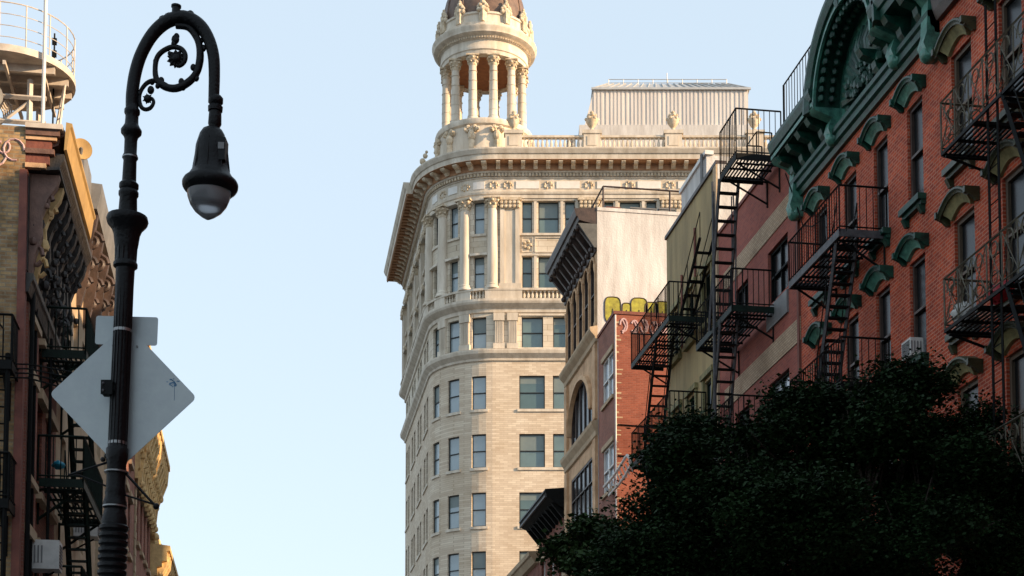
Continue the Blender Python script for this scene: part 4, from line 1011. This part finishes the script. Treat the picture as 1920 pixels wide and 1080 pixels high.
stair(f, 3.2, 19.1, 1.3, 15.45, .62, 1.2, step=.3); stair(f, 1.3, 15.45, 3.2, 11.8, .62, 1.2, step=.3); stair(f, 6.3, 21.3, 3.2, 19.1, .1, .55, step=.3)
f = empty('fire_escape', (XL, YA, 0), PI/2, 'dark green fire escape on the ornate corniced house behind the diamond sign', 'fire escape', G)
for i, z in enumerate((12.3, 9.5, 6.7)):
    platform(f, 2.5, 6.6, .98, z, 'greeniron', 'greeniron'); railing(f, 2.5, 6.6, .98, z, .98, 'greeniron'); brackets(f, (2.7, 6.4), .98, z, 'greeniron')
stair(f, 3.2, 12.3, 5.2, 9.5, .5, .93, 'greeniron'); stair(f, 3.2, 9.5, 5.2, 6.7, .5, .93, 'greeniron')
b = MB(); b.tube([(2.55, .25, 6), (2.55, .25, 12.6)], .035, 6); b.tube([(.6, .1, 5), (.6, .12, 13)], .05, 6); b.tube([(1.3, .08, 5), (1.3, .1, 13)], .03, 6); b.build('drop_pipe', 'iron', f)
f = empty('fire_escape', (XL, YA, 0), 0, 'dark iron balcony and stair rails against the stained side wall', 'fire escape', G)
for z in (11.0, 8.3):
    platform(f, -3.6, -.05, .9, z); railing(f, -3.6, -.05, .9, z, .95); brackets(f, (-.2, -1.8), .9, z)
stair(f, -1.9, 13.2, -.3, 11.0, .3, .8); stair(f, -1.9, 11, -.3, 8.3, .3, .8)
b = MB(); b.bar((-.12, .85, 5), (-.12, .85, 11.2), .07); b.bar((-.32, .85, 5), (-.32, .85, 11.2), .05); 
for k in range(18): b.bar((-.32, .85, 5.2+.33*k), (-.12, .85, 5.2+.33*k), .025)
b.build('ladder', 'iron', f)
for i in range(4):
    b = MB(); zc = 11.2-.12*i; b.tube([(-5, .3+.1*i, zc+.05), (-2, .3+.1*i, zc-.08), (.2, .2+.1*i, zc), (1.0, .15, zc-.1)], .018, 5)
    b.mp = lambda a, o, z: (XL+a, YA-o, z)
    tag(b.build('cable', 'iron'), ['topmost', 'second', 'third', 'lowest'][i]+' of the dark cables strung across the stained side wall', 'cable', 'cables on the stained side wall')
b = MB(lambda a, o, z: (XR-o, Y1-a, z)); b.tube([(.3, .5, 19.9), (.2, .2, 19.2), (.5, .1, 18.4), (1.2, .08, 18.1), (2.0, .08, 18.0), (2.3, .06, 16.5)], .018, 5)
tag(b.build('cable', 'iron'), 'black cable sagging from the end of the green cornice', 'cable')

f = empty('roof_railing', (XR, Y1, 21.9), -PI/2, 'thin dark picket railing standing on the roof beside the green pediment', 'railing')
b = MB(); b.bar((.1, .45, -.9), (.1, .45, .55), .045); b.bar((.1, .45, .55), (3.2, .45, .55), .035); b.bar((.1, .45, -.9), (3.2, .45, -.9), .03)
for k in range(1, 15): b.bar((.1+.22*k, .45, -.9), (.1+.22*k, .45, .55), .016)
b.build('rails', 'iron', f)

# ============================================================ ROOF DECK AND OTHER THINGS AT LEFT
dk = empty('roof_deck', (-5.52, 35.2, 16.1), 0, 'round white roof platform with pipe railing on stained wall house', 'roof platform')
RD = 1.38; zd = 2.35
b = MB(); b.lathe([(RD-.03, zd-.01), (RD+.03, zd-.02), (RD+.03, zd+.13), (RD-.02, zd+.13)], (0, 0), 48); b.build('rim', 'deckpaint', dk, True)
b = MB(); b.lathe([(0, zd), (RD-.04, zd)], (0, 0), 48); b.lathe([(0, zd+.04), (RD-.04, zd+.04)], (0, 0), 48); b.build('deck', 'browncornice', dk)
b = MB()
for y in (-.8, -.3, .3, .8): q = math.sqrt(RD*RD-y*y)-.05; b.box(-q, q, y-.04, y+.04, zd-.18, zd-.01)
for x in (-.7, .1, .85): q = math.sqrt(RD*RD-x*x)-.05; b.box(x-.03, x+.03, -q, q, zd-.28, zd-.19)
b.build('beams', 'deckpaint', dk)
b = MB()
for k in range(16):
    a = 2*PI*k/16; b.bar((RD*math.cos(a), RD*math.sin(a), zd+.1), (RD*math.cos(a), RD*math.sin(a), zd+1.05), .02)
for z in (1.05, .8, .55, .3): b.tube([(RD*math.cos(2*PI*k/40), RD*math.sin(2*PI*k/40), zd+z) for k in range(41)], .009 if z < 1 else .014, 5)
b.build('railing', 'deckpaint', dk)
b = MB()
for x, y in ((-.9, -.7), (.55, -.7), (.55, .7), (-.9, .7)): b.bar((x, -y, -.1), (x, -y, zd-.28), .09)
b.bar((-.9, .7, .3), (.55, .7, 1.6), .05); b.bar((-.9, .7, 1.6), (.55, .7, .3), .05); b.bar((-1.5, .75, 1.65), (.9, .75, 1.65), .08); b.bar((-1.5, .75, 1.1), (.9, .75, 1.1), .08)
b.box(-2.2, .75, .8, .86, .75, .95); b.box(-2.2, .7, .82, .88, .35, .55); b.box(-2.4, .9, .3, .84, .12, .28)
b.build('frame', 'deckpaint', dk)
b = MB()
for i in range(5): b.tube([(-.5+(.5+.04*i)*math.cos(t), .5+.2*math.sin(t*2), 1.35+.22*math.sin(t)+.04*i) for t in [k*.5 for k in range(14)]], .02, 5)
b.build('hose_coil', 'deckpaint', dk)
b = MB(); b.lathe([(.3, zd+.02), (.32, zd+.35), (.15, zd+.4), (.12, zd+.6), (0, zd+.62)], (-.35, .2), 12); b.build('roof_vent', 'tan', dk)
b = MB(); b.bar((.9, .3, .2), (1.2, .3, 2.1), .04); b.bar((1.05, .5, .2), (1.25, .5, 2.1), .04)
for k in range(7): b.bar((.95+.03*k, .3, .4+.25*k), (1.08+.03*k, .5, .4+.25*k), .025)
b.build('ladder', 'deckpaint', dk)
b = MB(); b.tube([(0, 0, 0), (.02, 0, 5.2)], .04, 8); b.mp = lambda a, o, z: (-4.63+a, 34-o, 15.9+z)
tag(b.build('mast', 'whitepaint'), 'tall slim white mast in front of the round roof platform', 'mast')
b = MB(); b.tube([(0, 0, 0), (0, 0, 3.5)], .02, 6); 
for k in range(4): b.box(-.05, .05, -.02, .02, 2.4+.28*k, 2.55+.28*k)
b.mp = lambda a, o, z: (-4.6+a, 35.4-o, 16.2+z)
tag(b.build('antenna', 'iron'), 'thin black antenna beside the white mast on the round roof platform', 'antenna')
def dish(loc, rz, r, m, lb):
    e = empty('satellite_dish', loc, rz, lb, 'satellite dish'); b = MB()
    pr = [(r*t, .35*r*t*t) for t in [i/8 for i in range(9)]]+[(r*.98, .35*r+.02), (0, .03)]
    b.lathe(pr, (0, 0), 24); b.mp = lambda a, o, z: (a, z, o); b.build('bowl', m, e, True)
    b = MB(); b.tube([(0, 0, -r*.9), (0, -.1, 0), (0, -.02, .05)], .03, 6); b.bar((0, .05, -r*.8), (0, .5*r, -.05), .02); b.box(-.04, .04, .45*r, .6*r, -.08, .02); b.build('arm', 'greypaint', e)
dish((-4.05, 35.9, 17.3), R_(200), .24, 'ochre', 'small tan satellite dish behind the ochre gutter board')
dish((-5.75, 34.2, 17.7), R_(20), .3, 'greypaint', 'grey satellite dish under the round roof platform at the left edge')
def ac(loc, rz, w_, h, d, lb, m='acwhite'):
    e = empty('air_conditioner', loc, rz, lb, 'air conditioner', 'window air conditioners'); b = MB()
    b.box(-w_/2, w_/2, 0, d, 0, h); b.build('casing', m, e)
    b = MB(); n = 7
    for i in range(n): b.box(-w_/2+.05, w_/2-.05, d+.001, d+.02, h*(.12+.8*i/n), h*(.12+.8*i/n)+.025)
    for i in range(4):
        b.box(-w_/2-.015, -w_/2-.001, .05+.07*i, .08+.07*i, h*.2, h*.8); b.box(w_/2+.001, w_/2+.015, .05+.07*i, .08+.07*i, h*.2, h*.8)
    b.build('grille', 'greypaint', e); b = MB(); b.bar((0, d*.8, -.02), (0, 0, -.3), .03); b.build('bracket', 'iron', e)
ac((XR, 32.95, 16.1-3.58+.02-.0), -PI/2, .5, .4, .3, 'white air conditioner in the near window of the red tenement, above the tree')
ac((XL, 34.0, 7.45), PI/2, .55, .6, .62, 'white box air conditioner low on the left house at the bottom edge')
ac((XL, 42.0, 9.7), PI/2, .65, .42, .6, 'white air conditioner behind the dark green fire escape stairs')
e = empty('hanging_basket', (-4.0, 37.2, 12.75), 0, 'dark round hanging basket on the green fire escape', 'hanging basket')
b = MB(); b.lathe([(0, -.14), (.12, -.1), (.17, 0), (.15, .03), (0, .03)], (0, 0), 14); b.build('bowl', 'iron', e, True)
b = MB()
for k in range(3): b.bar((.15*math.cos(2.1*k), .15*math.sin(2.1*k), .02), (0, 0, .5), .01)
b.build('chains', 'iron', e)
def lump(name, loc, r, m, lb, cat, sq=(1, 1, .6), seed=1):
    rnd = random.Random(seed); b = MB(lambda a, o, z: (loc[0]+a, loc[1]+o, loc[2]+z)); b.ball((0, 0, 0), r, 14, 9, sq)
    b.v = [(a*(1+rnd.uniform(-.22, .22)), o*(1+rnd.uniform(-.22, .22)), z*(1+rnd.uniform(-.3, .3))) for a, o, z in b.v]
    tag(b.build(name, m, None, True), lb, cat)
lump('plastic_bag', (-4.3, 35.1, 9.95), .14, 'bluebag', 'crumpled bright blue plastic bag on the dark green fire escape', 'bag')
lump('bag', (13.55, 28.9, 12.14), .2, 'acwhite', 'white and grey bundle on the ornate fire escape balcony', 'bundle', (1, 1.2, 1), 3)
lump('red_bag', (13.7, 27.6, 12.12), .2, 'redcloth', 'bright red bags on the ornate fire escape balcony', 'bag', (1, 2.0, .8), 4)
# white tubular sign frame on the orange brick house
e = empty('sign_frame', (XR, 62.2, 0), -PI/2, 'white curved tubular sign frame sticking out above the tree', 'sign frame')
b = MB(); 
pts = [(0, .1, 16.5), (0, .25, 17.3), (0, .5, 17.6), (0, .8, 17.55)]
for dy in (0, .35): b.tube([(-1.6, .15+dy*.6, 16.35+dy), (0.2, .15+dy*.6, 16.4+dy), (1.6, .2+dy*.6, 16.45+dy), (2.6, .25+dy*.6, 16.55+dy*.9)], .06, 8)
b.tube([(2.6, .25, 16.55), (3.0, .3, 16.6), (3.1, .4, 16.75), (3.0, .46, 16.88), (2.6, .46, 16.87)], .06, 8)
for k in range(9): b.tube([(-1.4+.5*k, .15, 16.36), (-1.2+.5*k, .36, 16.72)], .03, 6)
b.build('tubes', 'whitepaint', e, True)
b = MB(); 
for s in (-1.4, .5, 2.4): b.bar((s, -.1, 16.3), (s, .3, 16.5), .04)
b.build('arms', 'iron', e)

# ============================================================ STREET LAMP with signs
LS = -3.38; TL = .026; DL = 13.0
lp0 = n_*DL+rt_*LS; lp0.z = .15
lamp = empty('street_lamp', lp0, -YAW, 'black cast iron street lamp with curled crook, scrollwork and bell shaped lantern', 'street lamp')
lamp.rotation_euler = (0, TL, -YAW)
def Lp(px, py): s, z = hd(px, py, DL); z -= .15; return (s-LS-TL*z, z)
K = DL/F
def lz(py): return Lp(237, py)[1]
prof = [(1900, 52), (1880, 52), (1870, 44), (1600, 42), (1590, 36), (1400, 32), (1390, 36), (1375, 36), (1370, 30)]
y = 1360
while y > 985: prof += [(y, 24.5), (y-3, 27.5), (y-9, 27.5), (y-12, 24)]; y -= 14
prof += [(975, 24), (955, 19), (950, 23), (941, 22), (930, 18.5), (925, 20), (915, 18), (870, 18), (862, 20.5), (842, 21), (838, 18), (830, 17.5), (700, 16.2), (620, 16), (504, 18), (500, 23), (494, 23), (490, 20), (470, 20), (462, 22), (455, 23), (440, 25), (430, 29), (420, 38), (413, 40), (406, 38), (403, 30), (400, 18), (370, 16.5), (366, 19), (360, 19), (356, 16), (352, 18.5), (345, 18.5), (340, 13.5), (301, 12.5), (297, 14), (291, 14), (288, 12.2), (262, 12.2), (256, 14), (250, 19.5), (244, 20), (238, 16), (232, 13), (222, 12.5), (216, 12.5), (212, 15), (206, 15), (202, 12)]
pz = []
for py, hw in prof:
    z = lz(py) if py < 1390 else lz(1390)*(1900-py)/510.0
    pz.append((hw*K, max(0, z)))
pz.append((.05, lz(196)))
b = MB(); b.lathe(pz, (0, 0), 20); b.build('post', 'lampiron', lamp, True)
b = MB()
for py in (620, 831): z = lz(py); b.lathe([(.073, z-.012), (.077, z-.012), (.077, z+.012), (.073, z+.012)], (0, 0), 20)
for py in (295, 885, 950): z = lz(py); r = .066 if py < 400 else .1; b.lathe([(r-.012, z-.006), (r, z-.006), (r, z+.006), (r-.012, z+.006)], (0, 0), 20)
b.build('steel_bands', 'silver', lamp, True)
b = MB()   # flutes on the wide collar section
for k in range(12):
    a = 2*PI*k/12; b.bar((.078*math.cos(a), .078*math.sin(a), lz(490)), (.084*math.cos(a), .084*math.sin(a), lz(445)), .02)
for k in range(14):
    a = 2*PI*k/14; b.bar((.072*math.cos(a), .072*math.sin(a), lz(838)), (.068*math.cos(a), .068*math.sin(a), lz(510)), .012)
b.build('fluting', 'lampiron', lamp)
def arm(pts, rr, n=10, sub=4):
    P = [Lp(*p) for p in pts]; out = []; R = rr if isinstance(rr, list) else [rr]*len(P); ro = []
    for i in range(len(P)-1):      # Catmull-Rom
        p0, p1, p2, p3 = P[max(i-1, 0)], P[i], P[i+1], P[min(i+2, len(P)-1)]
        for k in range(sub):
            t = k/sub
            out.append(tuple(.5*(2*p1[j]+(p2[j]-p0[j])*t+(2*p0[j]-5*p1[j]+4*p2[j]-p3[j])*t*t+(3*p1[j]-p0[j]-3*p2[j]+p3[j])*t**3) for j in (0, 1)))
            ro.append(R[i]*(1-t)+R[i+1]*t)
    out.append(P[-1]); ro.append(R[-1])
    return [(x, 0, z) for x, z in out], [r*K for r in ro]
b = MB(); p, r = arm([(247, 206), (248, 175), (254, 135), (266, 98), (287, 62), (314, 38), (345, 30), (372, 42), (390, 66), (400, 98), (402, 135), (401, 178)], [11.5, 12, 12, 12, 12.5, 13, 13.5, 13, 12, 11.5, 11, 10.5]); b.tube(p, r, 14)
b.build('crook_arm', 'lampiron', lamp, True)
b = MB()
for (x, y, h, r) in ((330, 22, 30, 9),):
    X, Z = Lp(x, y); b.lathe([(.045, Z-.08), (.045, Z-.02), (.036, Z), (.036, Z+.045), (.043, Z+.05), (.043, Z+.065), (0, Z+.066)], (X, 0), 12)
for (x, y, r) in ((300, 42, 6), (306, 36, 7), (357, 24, 6), (352, 33, 10), (372, 36, 5), (318, 33, 9), (338, 30, 10), (296, 50, 7)):
    X, Z = Lp(x, y); b.ball((X, 0, Z), r*K*1.3, 10, 7)
b.build('arm_ornament', 'lampiron', lamp, True)
b = MB()
p, r = arm([(330, 46), (352, 48), (366, 62), (374, 82), (375, 108), (368, 134), (352, 152), (330, 163), (308, 160), (294, 147), (291, 128), (294, 108), (304, 95), (322, 86), (338, 88), (347, 98), (346, 112), (336, 121), (326, 117)], [6, 6.5, 7, 7, 7.5, 7, 7.5, 7.5, 7, 6, 5, 5, 5, 5, 5, 5, 4.5, 4, 3]); b.tube(p, r, 10)
p, r = arm([(312, 158), (294, 150), (278, 153), (266, 166), (261, 182), (264, 198), (272, 204), (282, 201), (288, 191), (285, 183), (277, 182)], [5, 5, 4.5, 4.2, 4.2, 4.2, 4.2, 4, 3.6, 3, 2.5]); b.tube(p, r, 8)
X, Z = Lp(331, 108); 
for k in range(11): a = 2*PI*k/11; b.tube([(X, 0, Z), (X+13*K*math.cos(a), 0, Z+13*K*math.sin(a)), (X+19*K*math.cos(a), 0, Z+19*K*math.sin(a))], [8*K, 4.5*K, .5*K], 6)
b.ball((X, 0, Z), 11*K, 12, 8)
X, Z = Lp(277, 184); b.ball((X, 0, Z), 8*K, 10, 7)
for k in range(7): a = 2*PI*k/7; b.tube([(X, 0, Z), (X+11*K*math.cos(a), 0, Z+11*K*math.sin(a))], [5*K, .5*K], 5)
for (x, y, rr) in ((329, 72, 8), (331, 66, 6), (326, 80, 5), (283, 168, 7), (381, 86, 6), (377, 98, 5), (362, 122, 6), (368, 143, 6), (340, 150, 6), (343, 160, 6), (302, 148, 6), (296, 160, 5), (291, 112, 5), (318, 98, 4), (262, 175, 4), (377, 72, 5), (285, 152, 5)):
    X, Z = Lp(x, y); b.ball((X, random.uniform(-.01, .01), Z), rr*K, 8, 6, (1, .8, 1.2))
b.build('scrollwork', 'lampiron', lamp, True)
lx_, _ = Lp(396, 300)
def lat(mb, pr, cx, n=24):
    mb.lathe([(h*K, Lp(396, y)[1]) for y, h in pr], (cx, 0), n)
b = MB(); lat(b, [(250, 9), (234, 10), (228, 13), (214, 12.5), (206, 12), (205, 10), (204, 14), (196, 14.5), (192, 11), (188, 14.5), (180, 14.5), (176, 11)], lx_+4*K, 16); b.build('lantern_stem', 'lampiron', lamp, True)
b = MB(); lat(b, [(352, 40), (358, 43), (352, 50), (347, 53), (340, 53.5), (335, 51), (328, 43), (318, 36.5), (305, 33), (290, 32), (270, 30.5), (258, 27), (248, 24), (240, 19), (235, 11)], lx_, 32)
lan = b.build('lantern', 'lampiron', lamp, True)
b = MB(); lat(b, [(353, 42), (366, 40.5), (380, 35), (392, 26), (402, 13), (407, 4), (408, 0)], lx_-2*K, 32); b.build('globe', 'globe', lan, True)
b = MB(); X, Z = Lp(418, 283)
b.box(X-.035, X+.04, -.02, .115, Z-.1, Z+.09); b.build('control_box', 'lampiron', lan)
b = MB(); b.box(X-.02, X+.03, .116, .12, Z-.01, Z+.045); b.build('label_plate', 'greypaint', lan)
b = MB()
for k in range(8):
    a = 2*PI*k/8; q = Lp(396, 262)[1]; q2 = Lp(396, 318)[1]; b.bar((lx_+28*K*math.cos(a), 28*K*math.sin(a), q), (lx_+36*K*math.cos(a), 36*K*math.sin(a), q2), .008)
b.build('lantern_ribs', 'lampiron', lan)
b = MB()
q = lambda x, y: (Lp(x, y)[0], 0, Lp(x, y)[1])
b.tube([q(216, 866), q(291, 946)], .012, 6); b.tube([q(216, 922), q(291, 944)], .009, 6); b.ball(q(293, 947), .028, 8, 6)
b.tube([q(216, 862), q(150, 885), q(128, 893)], .01, 6); b.tube([q(216, 918), q(150, 893), q(128, 891)], .008, 6)
b.build('stay_brackets', 'lampiron', lamp, True)
b = MB(); 
for k, (x, y) in enumerate(((200, 855), (235, 852), (193, 862))): b.ball(q(x, y), .022, 7, 5)
b.build('bracket_bolts', 'lampiron', lamp, True)
# signs seen from the back
X0, Z0 = Lp(226, 736); hdg = 139*K
sg = empty('diamond_sign', lamp.matrix_basis @ Vector((X0, .09, Z0)), -YAW, 'large diamond road sign seen from its bare grey back, blue spray mark', 'road sign'); sg.rotation_euler = (0, TL, -YAW)
pts = []
for k in range(4):
    a0 = k*PI/2; c = .045
    cx, cz = (hdg-c*1.15)*math.cos(a0), (hdg-c*1.15)*math.sin(a0)
    for j in range(7): a = a0-PI/4+PI/2*j/6; pts.append((cx+c*math.cos(a), cz+c*math.sin(a)))
b = MB(); b.plate(pts, 0, .004); b.build('plate', 'signback', sg)
b = MB(); b.box(-.02, .02, .005, .03, -.45, .47)
for x, z in ((-.1, .42), (.1, .42), (-.02, -.4)): b.tube([(x, .004, z), (x, .012, z)], .01, 8)
b.build('bolts', 'greypaint', sg)
b = MB(); cx, cz = 95*K, 28*K
for i in range(34): a = random.uniform(0, 6.28); r = random.uniform(.0, .045); b.ball((cx+r*math.cos(a)*1.3, .0045, cz+r*math.sin(a)*.8), random.uniform(.002, .006), 6, 4, (1.8, .1, .8))
b.tube([(cx-.02, .0045, cz+.03), (cx+.01, .0045, cz+.01), (cx+.03, .0045, cz-.02)], .004, 4); b.tube([(cx+.012, .0045, cz), (cx+.016, .0045, cz-.15)], .0018, 4)
b.build('spray_mark', 'bluepaint', sg)
X1, Z1 = Lp(231, 611)
s2 = empty('square_sign', lamp.matrix_basis @ Vector((X1, .12, Z1)), -YAW, 'small rectangular grey sign back peeking out above the diamond sign', 'road sign'); s2.rotation_euler = (0, TL, -YAW)
hw, hh, c = 60*K, 28*K, .02; pts = []
for (sx, sz, a0) in ((1, 1, 0), (-1, 1, PI/2), (-1, -1, PI), (1, -1, 1.5*PI)):
    for j in range(4): a = a0+PI/2*j/3; pts.append((sx*(hw-c)+c*math.cos(a), sz*(hh-c)+c*math.sin(a)))
b = MB(); b.plate(pts, 0, .004); b.build('plate', 'signback', s2)
b = MB(); b.box(-.015, .015, .005, .035, -hh*.8, hh*.8); b.build('bolts', 'greypaint', s2)
X2, Z2 = Lp(206, 732)
jb = empty('junction_box', lamp.matrix_basis @ Vector((X2, -.02, Z2)), -YAW, 'small dark bracket box strapped to the lamp post in front of the diamond sign', 'box')
b = MB(); b.box(-.045, .04, -.02, .07, -.055, .055); b.box(-.05, .045, .071, .08, -.06, .06); b.box(.041, .11, .0, .05, -.02, .02); b.build('casing', 'iron', jb)
b = MB(); b.ball((-.03, .085, .03), .012, 6, 4); b.ball((-.03, .085, -.03), .012, 6, 4); b.build('screws', 'greyiron', jb)

# ============================================================ TREES
import numpy as np
def make_leaves(name, m, parent, clumps, per, size, seed, origin):
    rg = np.random.default_rng(seed); V = []
    for (c, r) in clumps:
        n = int(per*(r/.5)**2)
        d = rg.normal(size=(n, 3)); d /= np.linalg.norm(d, axis=1)[:, None]
        rad = r*rg.uniform(.05, 1, n)**.45*rg.choice([1, 1, 1, 1, 1.3, 1.6], n)
        p = np.array(c)+d*rad[:, None]*np.array([1.15, 1.15, .75])-np.array(origin)
        yaw = rg.uniform(0, 2*np.pi, n); dr = rg.uniform(-.9, .3, n); roll = rg.normal(0, .6, n)
        L = size*rg.uniform(.5, 2.0, n); W = L*rg.uniform(.22, .4, n)
        a = np.stack([np.cos(yaw)*np.cos(dr), np.sin(yaw)*np.cos(dr), np.sin(dr)], 1)
        s = np.stack([-np.sin(yaw), np.cos(yaw), np.zeros(n)], 1); up = np.cross(a, s); s = s*np.cos(roll)[:, None]+up*np.sin(roll)[:, None]
        V.append(np.stack([p, p+a*(L*.45)[:, None]+s*W[:, None], p+a*L[:, None], p+a*(L*.45)[:, None]-s*W[:, None]], 1).reshape(-1, 3))
    V = np.concatenate(V); nq = len(V)//4
    me = bpy.data.meshes.new(name); me.vertices.add(len(V)); me.vertices.foreach_set('co', V.astype(np.float32).ravel())
    me.loops.add(nq*4); me.loops.foreach_set('vertex_index', np.arange(nq*4, dtype=np.int32))
    me.polygons.add(nq); me.polygons.foreach_set('loop_start', np.arange(0, nq*4, 4, dtype=np.int32)); me.polygons.foreach_set('loop_total', np.full(nq, 4, dtype=np.int32))
    me.update(); me.validate(); me.materials.append(M[m]); o = bpy.data.objects.new(name, me); col.objects.link(o); o.parent = parent; return o
def tree(base_, H, lobes, m, lb, seed, per=1700, size=.062, cr=(.35, .6), cnt=1.0, tr=.2):
    t = empty('street_tree', base_, 0, lb, 'tree'); rnd = random.Random(seed); cl = []
    b = MB(lambda a, o, z: (a, o, z)); b.tube([(0, 0, 0), (.05, .03, H*.35), (-.05, .05, H*.7), (0, 0, H)], [tr*1.3, tr, tr*.75, tr*.4], 10); b.build('trunk', 'bark', t, True)
    for (cx, cy, cz, r) in lobes:
        n = int(cnt*7*(r/.8)**2)+3
        for i in range(n):
            while 1:
                v = Vector((rnd.uniform(-1, 1), rnd.uniform(-1, 1), rnd.uniform(-1, 1)))
                if .3 < v.length < 1: break
            v = v.normalized()*(v.length**.5)
            cl.append(((cx+v.x*r, cy+v.y*r, cz+v.z*r*.85), rnd.uniform(*cr)))
        b = MB(lambda a, o, z: (a, o, z)); e = Vector((cx-base_[0], cy-base_[1], cz-base_[2])); s = Vector((0, 0, H*rnd.uniform(.5, .95)))
        b.tube([s, s.lerp(e, .5)+Vector((0, 0, -.2)), e], [tr*.45, tr*.28, .02], 7)
        for k in range(5):
            q = e+Vector((rnd.uniform(-1, 1), rnd.uniform(-1, 1), rnd.uniform(-.4, 1)))*r; b.tube([s.lerp(e, .7), q], [.035, .008], 5)
        b.build('branch', 'bark', t, True)
    make_leaves('crown', m, t, cl, per, size, seed, base_)
    return t
def PY(px, py, Y, rp):   # lobe from picture extents, at street distance Y
    p = hy(px, py, Y); return (p.x, p.y, p.z, rp*Y/F)
lob = [PY(1272, 955, 29, 68), PY(1335, 905, 27, 90), PY(1440, 865, 28, 105), PY(1550, 820, 28, 95), PY(1635, 800, 27, 75), PY(1690, 850, 28, 100), PY(1790, 880, 27, 95), PY(1880, 930, 28, 80),
       PY(1235, 1035, 27, 68), PY(1340, 1020, 29, 110), PY(1480, 1000, 26, 130), PY(1620, 980, 28, 130), PY(1750, 1010, 26, 110), PY(1870, 1050, 27, 90), PY(1175, 1095, 28, 62), PY(1420, 1130, 27, 110), PY(1600, 1120, 29, 90), PY(1260, 1120, 27, 90), PY(1725, 722, 28, 26), PY(1670, 728, 28, 24), PY(1290, 835, 28, 28), PY(1830, 800, 28, 30), PY(1500, 760, 28, 35)]
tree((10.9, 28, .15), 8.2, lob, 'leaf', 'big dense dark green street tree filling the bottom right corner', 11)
lob2 = [PY(1095, 1012, 46, 36), PY(1062, 1042, 46, 26), PY(1125, 992, 46, 28), PY(1115, 1065, 45, 48), PY(1170, 1060, 46, 46), PY(1040, 1025, 46, 8)]
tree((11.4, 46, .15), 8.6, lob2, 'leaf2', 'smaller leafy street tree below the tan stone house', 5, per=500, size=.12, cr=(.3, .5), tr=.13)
